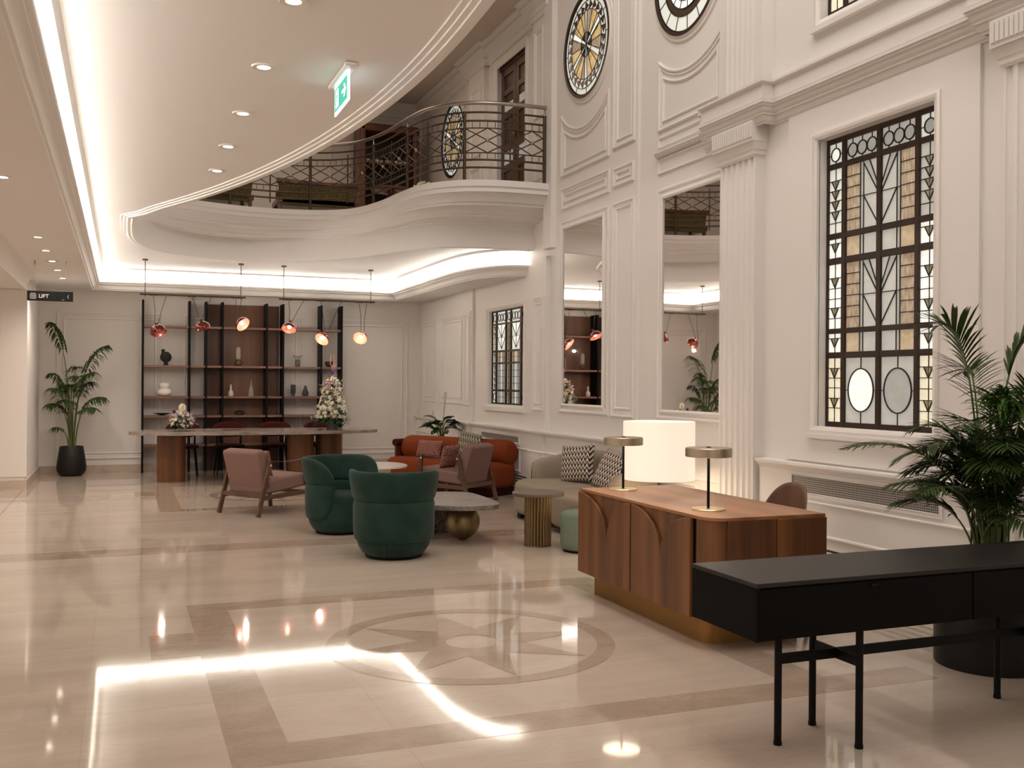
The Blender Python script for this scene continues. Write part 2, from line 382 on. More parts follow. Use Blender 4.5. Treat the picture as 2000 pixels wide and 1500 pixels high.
def tag(o, label=None, cat=None, group=None, kind=None):
    if label: o['label'] = label
    if cat: o['category'] = cat
    if group: o['group'] = group
    if kind: o['kind'] = kind
    return o
def struct(o): o['kind'] = 'structure'; return o
def copy_tree(o, parent=None):
    c = o.copy(); COL.objects.link(c); c.parent = parent
    for ch in list(o.children): copy_tree(ch, c)
    return c
def superell(th, a, b, n=3.):
    c, s_ = cos(th), sin(th)
    return (a*math.copysign(abs(c)**(2/n), c), b*math.copysign(abs(s_)**(2/n), s_))
def rrect(x0, x1, y0, y1, r, n=5):
    pts = []
    for cx, cy, a in ((x1-r, y1-r, 0), (x0+r, y1-r, pi/2), (x0+r, y0+r, pi), (x1-r, y0+r, 1.5*pi)):
        for i in range(n+1): t = a+pi/2*i/n; pts.append((cx+r*cos(t), cy+r*sin(t)))
    return pts
XY = lambda p, h: (p[0], p[1], h)
def smooth_pts(P, k=6):
    """Catmull-Rom"""
    out = []
    for i in range(len(P)-1):
        p0 = P[max(i-1, 0)]; p1 = P[i]; p2 = P[i+1]; p3 = P[min(i+2, len(P)-1)]
        for j in range(k):
            t = j/k
            out.append(tuple(.5*((2*b)+(-a+c)*t+(2*a-5*b+4*c-d)*t*t+(-a+3*b-3*c+d)*t**3) for a, b, c, d in zip(p0, p1, p2, p3)))
    out.append(tuple(P[-1])); return out
def resample(P, n):
    L = [0]
    for a, b in zip(P, P[1:]): L.append(L[-1]+math.dist(a, b))
    out = []; j = 0
    for i in range(n):
        t = L[-1]*i/(n-1)
        while j < len(L)-2 and L[j+1] < t: j += 1
        u = (t-L[j])/((L[j+1]-L[j]) or 1); out.append(tuple(a+(b-a)*u for a, b in zip(P[j], P[j+1])))
    return out

# ================================================================== SETTING
XR = 5.03; YB = 17.5; XL = -1.24; ZL = 2.93; ZU = 3.27; ZB = 3.98; ZTOP = 8.0
# floor with inlaid bands and star medallions
fl = struct(MB().mat(FLOOR).box(-5, 5.6, -6, YB+.1, -.1, 0).build('floor'))
m = MB().mat(BAND)
def band(x0, x1, y0, y1): m.box(x0, x1, y0, y1, -.01, .0008)
for cy in (5.46, 13.50):
    y0, y1, y2, y3 = cy-1.50, cy-1.27, cy+1.28, cy+1.51
    band(.403, 3.355, y0, y1); band(.403, 3.355, y2, y3)
    band(.403, .647, y1, y2); band(3.11, 3.355, y1, y2)
    band(.15, .403, cy+.22, cy+.75); band(3.355, 3.9, y0, y1); band(3.355, 3.62, cy-.75, cy-.22)
band(-1.0, 4.9, 9.12, 9.50); band(-1.2, 4.9, 1.35, 1.72)
m.build('border_inlay', fl, smooth=None)
m = MB().mat(BAND); m2 = MB().mat(BAND)
for cy in (5.46, 13.50):
    c = (1.885, cy); n = 72
    ring = [(c[0]+r*cos(2*pi*i/n), c[1]+r*sin(2*pi*i/n)) for r in (.725, .83) for i in range(n)]
    vs = [(x, y, .0012) for x, y in ring]
    m.add(vs, [(i, (i+1) % n, n+(i+1) % n, n+i) for i in range(n)])
    pts = []
    for i in range(16):
        a = 2*pi*i/16; r = .715 if i % 2 == 0 else .31
        pts.append((c[0]+r*cos(a), c[1]+r*sin(a), .0012))
    ci = [(c[0]+.15*cos(2*pi*i/16), c[1]+.15*sin(2*pi*i/16), .0012) for i in range(16)]
    m.add(pts+ci, [(i, (i+1) % 16, 16+(i+1) % 16, 16+i) for i in range(16)])
m.build('medallion_inlay', fl)
j = MB().mat(SLOT).box(-1.256, -1.252, -6, 15.1, -.01, .0009).build('floor_joint', fl)

def wallX(x, t, y0, y1, z0, z1, holes, mt):
    ys = sorted({y0, y1, *[q for h in holes for q in h[:2]]}); zs = sorted({z0, z1, *[q for h in holes for q in h[2:]]})
    b = MB().mat(mt)
    for a, c in zip(ys, ys[1:]):
        for d, e in zip(zs, zs[1:]):
            if any(h[0] <= a and c <= h[1] and h[2] <= d and e <= h[3] for h in holes): continue
            b.box(x, x+t, a, c, d, e)
    return b
WIN = (5.16, 6.36, 1.165, 3.395); UWIN = (5.16, 6.36, 4.32, 6.6); SWIN = (12.50, 13.86, 1.185, 2.54); DOOR = (12.42, 13.60, 3.98, 6.08)
wr = struct(wallX(XR, .25, -6, YB+.2, 0, ZTOP, [WIN, UWIN, SWIN, DOOR], WALL).build('wall_right'))
m = MB().mat(WALL).box(-5.2, 5.3, YB, YB+.2, 0, ZB+2.6)
wb = struct(m.build('wall_back'))
struct(MB().mat(WALL).box(-5.2, -5, -6, YB, 0, ZTOP).build('wall_left'))
struct(MB().mat(WALL).box(-5.2, 5.3, -6.2, -6, 0, ZTOP).build('wall_front'))
# pier at the far left
m = MB().mat(WALL).box(-5.0, XL, 15.15, 16.2, 0, ZL); m.box(-5.0, XL-.0, 16.2, YB, 0, ZL)
m.box(-1.55, XL+.02, 15.13, 15.15, .17, 2.73)
struct(m.build('wall_pier'))
m = MB().mat(SKIRT)
m.box(-5, XL+.02, 15.125, 15.15, 0, .12); m.box(XL, XL+.022, 15.15, YB, 0, .12); m.box(XL+.02, .9, YB-.02, YB, 0, .12); m.box(.9, 4.94, YB-.02, YB, 0, .12)
struct(m.build('baseboard_back'))

# beam over the side aisle with cove
prof = [(0, 2.73), (.0, 2.78), (.02, 2.85), (.06, 2.90), (.12, 2.93)]
m = MB().mat(WALL).box(-1.55, XL-.004, -6, 15.12, 2.731, ZL)
m.sweep([(XL, 15.15), (XL, -6)], [(-.05, 2.73), (0, 2.73), (0, 2.76), (.015, 2.80), (.05, 2.87), (.12, 2.925), (.12, 2.93)], XY)
struct(m.build('wall_beam', smooth=40))

# coffer edge path (outer line on low ceiling), interior of the coffer is on the left of travel
right_path = smooth_pts([(4.47, 17.09), (4.47, 15.6), (4.47, 14.2), (4.50, 13.4), (4.60, 12.85), (4.78, 12.52), (4.92, 12.44), (5.03, 12.43)], 5)
coff = [(-.47, -6.0), (-.47, 17.09)] + right_path
# left of travel for (-.47,-6)->(-.47,17): normal = (-1,0); interior is +x => use negative d
low = [(-5.0, -6), (-5.0, YB), (XR, YB), (XR, 12.43)] + right_path[::-1][1:] + [(-.47, 17.09), (-.47, -6)]
m = MB().mat(CEIL)
tr = tessellate_polygon([[Vector((p[0], p[1], 0)) for p in low]])
m.add([(p[0], p[1], ZL) for p in low], [tuple(t) for t in tr])
cl = struct(m.build('ceiling_lower'))
mold = [(0, 2.93), (0, 2.918), (-.018, 2.918), (-.024, 2.935), (-.04, 2.938), (-.045, 2.955), (-.056, 2.985), (-.078, 3.005), (-.09, 3.008), (-.092, 3.022),
        (-.105, 3.026), (-.118, 3.036), (-.12, 3.062), (-.10, 3.064), (.26, 3.064), (.26, 3.27)]
m = MB().mat(CEIL).sweep(coff, mold, XY)
struct(m.build('trim_cove', smooth=35))
led = MB().mat(LED).sweep(coff, [(.23, 3.07), (.23, 3.08), (.11, 3.08), (.11, 3.07), (.23, 3.07)], XY).build('cove_light_strip')
tag(led, 'white glowing light strip hidden on the ledge of the ceiling cove', 'cove light')

# void opening (upper ceiling)
far = [(.104, 11.49), (.10, 12.2), (.13, 13.1), (.25, 13.75), (.55, 14.35), (.95, 14.75), (1.40, 14.97), (1.85, 15.0), (2.45, 14.68), (3.02, 14.02),
       (3.36, 13.25), (3.56, 12.68), (3.82, 12.38), (4.25, 12.22), (4.7, 12.15), (5.03, 12.14)]
farS = smooth_pts(far, 5)
CYV = 5.2
near = [(1.61-.5*(y-5.2)**2/12.9, y) for y in [11.35, 10.8, 10, 9.2, 8.4, 7.6, 6.8, 6, 5.2, 4.4, 3.6, 2.8, 2.0, 1.2, .4, -.4, -.95]]
near = [(max(.104, x), y) for x, y in near]; near[0] = (.26, 11.2)
nearS = smooth_pts([(.104, 11.49)]+near+[(.104, -1.09)], 3)
farM = [(x, 2*CYV-y) for x, y in farS][::-1]
void = farS[::-1] + nearS[1:-1] + farM[::-1]          # starts at right wall far, ends right wall near
farM2 = [(x, 2*CYV-y) for x, y in farS]
void = farS[::-1] + nearS[1:-1] + farM2
up = [(XR, YB), (-.76, YB), (-.76, -6), (XR, -6)]
poly = void + [(XR, -6), (-.76, -6), (-.76, YB), (XR, YB)]
m = MB().mat(CEIL)
tr = tessellate_polygon([[Vector((p[0], p[1], 0)) for p in poly]])
m.add([(p[0], p[1], ZU) for p in poly], [tuple(t) for t in tr])
# near edge: stepped ribs below the ceiling, then the rising face of the slab
# travel far-right -> left -> near-right ; interior of the void is on the LEFT of travel -> ceiling side = negative d
ns = [nearS[0]]+nearS[1:]
path = [p for p in farS[::-1] if p[0] < .3 and p[1] < 14.1][-9:] + nearS[1:-1] + [p for p in farM2 if p[0] < .3 and p[1] > -3.7][:9]
ribs = [(-.135, ZU), (-.133, ZU-.010), (-.100, ZU-.010), (-.098, ZU-.020), (-.065, ZU-.020), (-.063, ZU-.030), (-.02, ZU-.030), (0, ZU-.024), (0, ZU+.10)]
m.sweep(path, ribs, XY)
m.sweep(farS[::-1], [(-.08, ZU), (-.08, ZU-.016), (-.06, ZU-.026), (-.045, ZU-.012), (-.03, ZU-.012), (-.03, ZU-.03), (-.012, ZU-.036), (0, ZU-.02), (0, ZU+.03), (-.025, ZU+.035), (-.025, ZU+.08)], XY)
m.sweep(nearS, [(0, ZU), (0, ZU+.12), (.0, ZB), (-.3, ZB)], XY)
m.sweep(farM2, [(0, ZU), (0, ZB)], XY)
struct(m.build('ceiling_coffer', smooth=35))
# crown line on the coffer ceiling along the cove
m = MB().mat(CEIL).sweep(coff, [(-.13, ZU), (-.13, ZU-.022), (-.155, ZU-.030), (-.165, ZU-.022), (-.185, ZU)], XY)
struct(m.build('trim_crown', smooth=40))

# balcony: front edge curve
bal = [(-.15, 12.0), (-.10, 12.9), (.10, 13.55), (.42, 14.02), (.80, 14.30), (1.25, 14.50), (1.75, 14.61), (2.25, 14.60), (2.75, 14.44), (3.08, 14.10),
       (3.27, 13.46), (3.36, 12.75), (3.47, 12.15), (3.75, 11.72), (4.12, 11.50), (4.6, 11.43), (5.03, 11.43)]
NB = 90
balS = resample(smooth_pts(bal, 6), NB); farR = resample(smooth_pts([(.104, 11.8)]+far[1:], 6), NB)
pr = [(0, 3.98), (0, 3.905), (.035, 3.90), (.035, 3.882), (.012, 3.878), (.012, 3.838), (.07, 3.833), (.07, 3.812), (.10, 3.80), (.15, 3.76), (.18, 3.735), (.225, 3.73), (.225, 3.70), (.31, 3.695), (.37, 3.68), (.44, 3.65), (.48, 3.62), (.52, 3.615), (.52, 3.59), (.66, 3.585), (.70, 3.575), (.95, 3.565), (.95, 3.54), (1., 3.535), (1., 3.27)]
m = MB().mat(CEIL)
vs = []; k = len(pr)
for (bx, by), (fx, fy) in zip(balS, farR):
    for t, z in pr: vs.append((bx+(fx-bx)*t, by+(fy-by)*t, z))
m.add(vs, [(i*k+q, (i+1)*k+q, (i+1)*k+q+1, i*k+q+1) for i in range(NB-1) for q in range(k-1)])
bp = [(XR, YB), (-5, YB), (-5, 12.0)] + balS
tr = tessellate_polygon([[Vector((p[0], p[1], 0)) for p in bp]])
m.add([(p[0], p[1], ZB) for p in bp], [tuple(t) for t in tr])
m.box(-5, -.15, 11.9, 12.0, ZU+.05, ZB)
struct(m.build('floor_gallery', smooth=35))
# gallery floor to the side of the void
side = [(-5, -6), (-5, 12.0), (.104, 12.0)] + [p for p in nearS] + [(.104, -6)]
tr = tessellate_polygon([[Vector((p[0], p[1], 0)) for p in side]])
struct(MB().mat(CEIL).add([(p[0], p[1], ZB) for p in side], [tuple(t) for t in tr]).build('floor_upper'))
# gallery ceiling & hall ceiling
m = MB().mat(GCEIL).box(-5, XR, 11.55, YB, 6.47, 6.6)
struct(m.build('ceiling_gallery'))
m = MB().mat(WALL).box(-5, XR, 11.45, 11.55, 6.47, ZTOP); m.box(-.4, -.2, -6, 11.45, 6.47, ZTOP); m.box(-5, -.4, -6, 11.45, 6.47, 6.6)
struct(m.build('wall_upper'))
struct(MB().mat(CEIL).box(-5, XR+.2, -6, 11.55, ZTOP, ZTOP+.1).build('ceiling_hall'))

# -------- mouldings on the right wall, fn((y,z),h)
def RX(x0): return lambda p, h: (x0-h, p[0], p[1])
PF = [(0, 0), (0, .016), (.010, .022), (.022, .020), (.030, .010), (.040, .008), (.052, .012), (.058, .006), (.060, 0)]
PFS = [(0, 0), (0, .012), (.008, .017), (.018, .014), (.024, .005), (.026, 0)]
def rect(y0, y1, z0, z1): return [(y0, z0), (y1, z0), (y1, z1), (y0, z1)]
def frame(b, y0, y1, z0, z1, fn, prof=PF, w=1.):
    b.sweep(rect(y0, y1, z0, z1), [(d*w, h) for d, h in prof], fn, True)
T = MB().mat(WALL)                    # panel mouldings
WA = RX(5.0); WB_ = RX(XR)
T.box(5.0, XR+.01, 9.25, 11.36, .88, ZTOP)        # bay with the first mirror stands proud
T.box(4.975, XR+.01, 11.60, 12.04, .88, 3.1)
T.box(4.985, XR+.01, 14.47, 14.93, .88, ZL)
T.box(4.93, XR, 11.36, 11.60, ZB-.8, ZTOP)
frame(T, 9.885, 11.20, 1.14, 3.47, WA, PF, 1.3)        # mirror one surround
frame(T, 9.88, 11.18, 3.605, 3.868, WA); frame(T, 9.97, 11.10, 3.685, 3.79, WA, PFS)
frame(T, 9.32, 9.79, 3.635, 3.845, WA); frame(T, 9.39, 9.72, 3.70, 3.79, WA, PFS)
frame(T, 9.30, 9.81, 1.13, 3.465, WA); frame(T, 9.36, 9.735, 1.215, 3.405, WA, PFS)
frame(T, 9.30, 9.80, 4.055, 6.9, WA); frame(T, 9.37, 9.715, 4.13, 6.8, WA, PFS)
frame(T, 7.66, 8.86, 1.14, 3.45, WB_, PF, 1.3)         # mirror two surround
frame(T, 7.7, 8.86, 3.60, 3.755, WB_, PFS); frame(T, 8.0, 8.86, 3.86, 3.975, WB_, PFS)
def arcpanel(y0, y1, z0, z1, cy, cz, r, fn, prof=PF):
    a0 = atan2(z1-cz, y1-cy); pts = [(y0, z0), (y1, z0)]
    zt = cz-sqrt(max(.001, r*r-(y1-cy)**2)); a = atan2(zt-cz, y1-cy); b_ = -pi-a
    n = 18
    for i in range(n+1):
        t = a+(b_-a)*i/n; pts.append((cy+r*cos(t), cz+r*sin(t)))
    T.sweep(pts, prof, fn, True)
arcpanel(9.895, 11.2, 4.01, 4.9, 10.55, 5.42, .92, WA); arcpanel(9.98, 11.11, 4.09, 4.9, 10.55, 5.42, 1.02, WA, PFS)
arcpanel(7.7, 8.86, 4.03, 4.85, 8.28, 5.46, .92, WB_); arcpanel(7.78, 8.78, 4.11, 4.8, 8.28, 5.46, 1.02, WB_, PFS)
# far section panels
frame(T, 16.53, 17.26, 1.155, 2.585, WB_); frame(T, 16.62, 17.18, 1.24, 2.50, WB_, PFS)
frame(T, 15.0, 16.23, 1.15, 2.575, WB_); frame(T, 15.1, 16.13, 1.235, 2.49, WB_, PFS)
frame(T, 14.52, 14.89, 1.14, 2.595, RX(4.985)); frame(T, 14.6, 14.81, 1.22, 2.51, RX(4.985), PFS)
frame(T, 11.66, 12.0, 1.14, 2.605, RX(4.975)); frame(T, 11.73, 11.93, 1.22, 2.52, RX(4.975), PFS)
frame(T, 12.40, 13.96, 1.13, 2.60, WB_, [(0, 0), (0, .02), (.02, .025), (.05, .012), (.055, 0)])
T.box(4.99, XR, 12.40, 13.96, 1.09, 1.13)
# raised field and surround of the tall window
T.box(5.005, XR+.005, 6.36, 6.72, .9, 3.65); T.box(5.005, XR+.005, 4.78, 5.16, .9, 3.65)
T.box(5.005, XR+.005, 5.16, 6.36, 3.395, 3.65); T.box(5.005, XR+.005, 5.16, 6.36, .9, 1.165)
frame(T, 5.10, 6.42, 1.12, 3.45, RX(5.005), [(0, 0), (0, .012), (.02, .018), (.04, .012), (.05, .004), (.06, 0)])
T.box(4.965, 5.01, 5.08, 6.44, 1.085, 1.12); T.box(4.975, 5.01, 5.09, 6.43, 1.12, 1.15)
frame(T, 5.10, 6.42, 4.27, 6.7, WB_, [(0, 0), (0, .012), (.02, .018), (.04, .012), (.05, .004), (.06, 0)])
T.box(4.985, XR, 5.08, 6.44, 4.235, 4.27)
T.box(5.0, XR+.01, 4.62, 4.78, .9, 3.65) if False else None
# round window surrounds
for cy, cz, fn in ((10.47, 5.42, WA), (8.30, 5.46, WB_), (15.57, 5.45, WB_)):
    circ = [(cy+.60*cos(2*pi*i/64), cz+.60*sin(2*pi*i/64)) for i in range(64)]
    T.sweep(circ[::-1], [(0, 0), (0, .03), (.015, .035), (.035, .018), (.06, .015), (.075, 0)], fn, True)
struct(T.build('trim_panels', smooth=30))
# gallery wall trims
T = MB().mat(WALL)
T.box(4.96, XR, 13.95, 14.65, ZB, 6.3); T.box(4.96, XR, 11.6, 12.05, ZB, 6.3)
frame(T, 14.05, 14.55, 4.9, 5.95, RX(4.96)); frame(T, 11.68, 11.98, 4.9, 6.05, RX(4.96)); frame(T, 11.68, 11.98, 4.1, 4.75, RX(4.96)); frame(T, 14.05, 14.55, 4.1, 4.75, RX(4.96))
frame(T, 12.36, 13.66, 3.9, 6.14, RX(XR), [(0, 0), (0, .03), (.03, .035), (.06, .02), (.10, .015), (.11, 0)])
gc = [(0, 6.18), (.02, 6.18), (.02, 6.22), (.05, 6.25), (.05, 6.29), (.09, 6.34), (.13, 6.37), (.13, 6.41), (.18, 6.45), (.18, 6.47)]
T.sweep([(XR, 11.55), (4.96, 11.55), (4.96, 12.1), (XR, 12.1), (XR, 13.9), (4.96, 13.9), (4.96, 14.7), (XR, 14.7), (XR, YB), (-5, YB)], gc, XY)
struct(T.build('trim_gallery_cornice', smooth=35))

# fluted pilasters
def flutes(y0, y1, n, x, depth):
    pts = []; w = (y1-y0)/n; g = w*.62
    pts.append((x, y0))
    for i in range(n):
        a = y0+w*i+(w-g)/2
        for k_ in range(9):
            t = pi*k_/8; pts.append((x+depth*sin(t), a+g/2-g/2*cos(t)))
    pts.append((x, y1)); return pts
for k, (ya, yb_) in enumerate(((7.07, 7.58), (4.02, 4.53))):
    b = MB().mat(WALL)
    b.prism([(XR, ya)]+flutes(ya, yb_, 6, 4.93, .022)+[(XR, yb_)], XY, .18, 3.43)
    b.box(4.91, XR, ya-.02, yb_+.02, 0, .18)
    pth = [(XR, ya), (4.93, ya), (4.93, yb_), (XR, yb_)]
    b.sweep(pth, [(0, 3.41), (-.01, 3.41) if False else (0, 3.41), (.012, 3.43), (.012, 3.45), (.03, 3.47), (.03, 3.49), (0, 3.49)], XY)
    b.sweep(pth, [(-.0, 3.41), (.02, 3.43), (.02, 3.47), (.045, 3.50), (.045, 3.53)], XY)
    b.box(4.90, XR, ya-.03, yb_+.03, 3.49, 3.54)
    n = 17
    for i in range(n):
        y = ya-.044+(yb_-ya+.088)*i/n
        b.box(4.855, 4.87, y, y+(yb_-ya+.088)/n*.7, 3.56, 3.68)
    b.box(4.865, XR, ya-.05, yb_+.05, 3.53, 3.70)
    b.prism([(XR, ya+.03)]+flutes(ya+.03, yb_-.03, 6, 4.95, .018)+[(XR, yb_-.03)], XY, 3.99, ZTOP)
    b.box(XR-.03, XR+.01, ya-.14, yb_+.14, 3.99, ZTOP)
    struct(b.build('wall_pilaster', smooth=40))
# entablature, left of travel must face the room (-x): travel towards -y gives normal (+?)
ep = [(XR, 7.98), (XR, 7.72), (4.92, 7.72), (4.92, 6.93), (XR, 6.93), (XR, 4.67), (4.92, 4.67), (4.92, 3.88), (XR, 3.88), (XR, -6)]
lower = [(0, 3.65), (.012, 3.652), (.012, 3.668), (.02, 3.67), (.034, 3.70), (.034, 3.714), (.046, 3.718), (.046, 3.732), (.05, 3.735), (.066, 3.765), (.066, 3.78), (.078, 3.783), (.078, 3.80), (.088, 3.803), (.088, 3.822)]
ent = [(-d, h) for d, h in lower + [(.066, 3.826), (.066, 3.835), (.07, 3.84), (.07, 3.955), (.082, 3.96), (.095, 3.97), (.095, 3.99), (0, 4.0)]]
b = MB().mat(WALL).sweep(ep, ent, XY)
b.poly([(XR+d, 7.98, h) for d, h in ent])
b.sweep([(XR, 8.87), (XR, 7.98)], [(0, 3.765), (-.034, 3.77), (-.034, 3.782), (-.046, 3.785), (-.046, 3.80), (-.056, 3.803), (-.056, 3.822), (0, 3.826)], XY)
struct(b.build('trim_entablature', smooth=35))

# wainscot with moulded ledge, grilles
WX = 4.97
b = MB().mat(WALL)
segsY = [(-6, 3.98), (4.57, 7.03), (7.62, 11.58), (12.06, 14.45), (14.95, YB)]
for y0, y1 in segsY: b.box(WX, XR, y0, y1, 0, .86)
b.box(WX-.03, XR, 11.58, 12.06, 0, .86); b.box(WX-.03, XR, 14.45, 14.95, 0, .86)
lg = [(-.0, .815), (-.006, .82), (-.012, .835), (-.03, .845), (-.035, .86), (-.05, .862), (-.05, .882), (-.0, .885), (.08, .885)]
for pth in ([(WX, 3.98), (WX, -6)], [(WX, 7.03), (WX, 4.57)],
            [(WX, YB), (WX, 14.95), (WX-.03, 14.95), (WX-.03, 14.45), (WX, 14.45), (WX, 12.06), (WX-.03, 12.06), (WX-.03, 11.58), (WX, 11.58), (WX, 7.62)]):
    b.sweep(pth, lg, XY)
    b.sweep(pth, [(0, .60), (-.012, .605), (-.016, .615), (-.008, .625), (0, .63)] if pth[0][1] > 7.5 else [(0, .0), (0, .01)], XY)
WW = RX(WX)
frame(b, 5.02, 6.63, .625, .815, WW, [(0, 0), (0, .012), (.03, .012), (.035, 0)])
frame(b, 4.7, 6.62, .33, .60, WW, PFS)
frame(b, 12.42, 14.0, .655, .80, WW, [(0, 0), (0, .012), (.03, .012), (.035, 0)]); frame(b, 12.42, 14.0, .30, .62, WW, PFS)
for y0, y1 in ((8.0, 9.1), (9.3, 11.4), (15.2, 17.2)): frame(b, y0, y1, .30, .56, WW, PFS)
struct(b.build('trim_wainscot', smooth=35))
for y0, y1, z0, z1, lb in ((5.05, 6.585, .655, .79, 'long dark mesh air grille under the tall stained glass window'),
                           (12.47, 13.96, .68, .80, 'small grey mesh air grille behind the orange sofa')):
    t = empty('air_grille', lb, 'air grille', loc=(WX, (y0+y1)/2, (z0+z1)/2))
    c = (y0+y1)/2; d = (z0+z1)/2
    MB().mat(GRILLE).box(-.004, .004, y0-c, y1-c, z0-d, z1-d).build('mesh_panel', t)
    MB().mat(WALL).sweep(rect(y0-c, y1-c, z0-d, z1-d), [(0, 0), (0, .012), (-.012, .012), (-.012, 0)], lambda p, h: (-h, p[0], p[1]), True).build('frame', t)
for y0, y1, lb in ((4.7, 6.95, 'slotted floor level vent under the long dark mesh grille'), (12.2, 14.2, 'slotted vent behind the end of the orange sofa')):
    t = empty('skirting_vent', lb, 'vent', loc=(WX, (y0+y1)/2, .2)); L_ = (y1-y0)/2
    b = MB().mat(SLOT)
    for i in range(5): b.box(-.003, .002, -L_, L_, -.1+.034*i, -.086+.034*i)
    b.build('slots', t)
    b = MB().mat(WALL)
    for i in range(6): b.box(-.007, .001, -L_, L_, -.117+.034*i, -.103+.034*i)
    b.build('louvre', t)

# back wall panels
BW = lambda p, h: (p[0], YB-h, p[1])
b = MB().mat(WALL)
for x0, x1 in ((-.99, .60), (.95, 2.9), (3.2, 4.80)):
    b.sweep(rect(x0, x1, .215, 2.59)[::-1] if False else rect(x0, x1, .215, 2.59), [(d*1.1, h) for d, h in PF], BW, True); b.sweep(rect(x0+.095, x1-.095, .30, 2.50), PFS, BW, True)
for x0, x1 in ((-3, -1), (-.7, 1.0), (1.3, 3.4)):
    b.sweep(rect(x0, x1, 4.15, 6.0), PF, BW, True)
struct(b.build('trim_back_panels', smooth=30))

# ================================================================== WINDOWS
def window(n, opening, xg, cols, rows, design, label):
    """cols: list of (y0,y1) glass columns, rows: (z0,z1); design(parent builder) fills"""
    root = struct(bpy.data.objects.new('window_%d' % n, None)); COL.objects.link(root)
    root['label'] = label
    y0, y1, z0, z1 = opening
    b = MB().mat(FRAMEB)
    Y0, Y1 = y0-.03, y1+.0
    ys = [Y0]+[q for c in sorted(cols) for q in c]+[Y1+.06]
    for a, c in zip(ys[::2], ys[1::2]): b.box(xg-.02, xg+.03, a, c, z0, z1)
    zs = [z0-.01]+[q for c in sorted(rows) for q in c]+[z1+.01]
    for a, c in zip(zs[::2], zs[1::2]): b.box(xg-.017, xg+.028, Y0, Y1+.05, a, c)
    b.build('frame', root, bevel=.004)
    g = MB(); l = MB().mat(LEAD); design(g, l); g.build('stained_glass', root, weld=False); l.build('leading', root, weld=False)
    return root
def q4(g, m_, x, y0, y1, z0, z1): g.mat(m_); g.add([(x, y0, z0), (x, y1, z0), (x, y1, z1), (x, y0, z1), (x+.006, y0, z0), (x+.006, y1, z0), (x+.006, y1, z1), (x+.006, y0, z1)], [(0, 1, 2, 3), (4, 7, 6, 5), (0, 4, 5, 1), (1, 5, 6, 2), (2, 6, 7, 3), (3, 7, 4, 0)])
def pg(g, m_, x, pts): g.mat(m_); g.prism(pts, lambda p, h: (x+h, p[0], p[1]), 0, .006)
def ln(l, x, a, b_, w=.003):
    dy, dz = b_[0]-a[0], b_[1]-a[1]; L_ = sqrt(dy*dy+dz*dz) or 1; ny, nz = -dz/L_*w, dy/L_*w
    l.add([(x+h, p[0]+s*ny, p[1]+s*nz) for h in (-.004, .004) for p, s in ((a, 1), (b_, 1), (b_, -1), (a, -1))],
          [(0, 1, 2, 3), (4, 7, 6, 5), (0, 4, 5, 1), (1, 5, 6, 2), (2, 6, 7, 3), (3, 7, 4, 0)])
def circ(c, r, n=28, ez=1.): return [(c[0]+r*cos(2*pi*i/n), c[1]+r*ez*sin(2*pi*i/n)) for i in range(n)]
def ringl(l, x, c, r, ez=1., n=28, w=.0045):
    p = circ(c, r, n, ez)
    for i in range(n): ln(l, x, p[i], p[(i+1) % n], w)
XG = 5.12
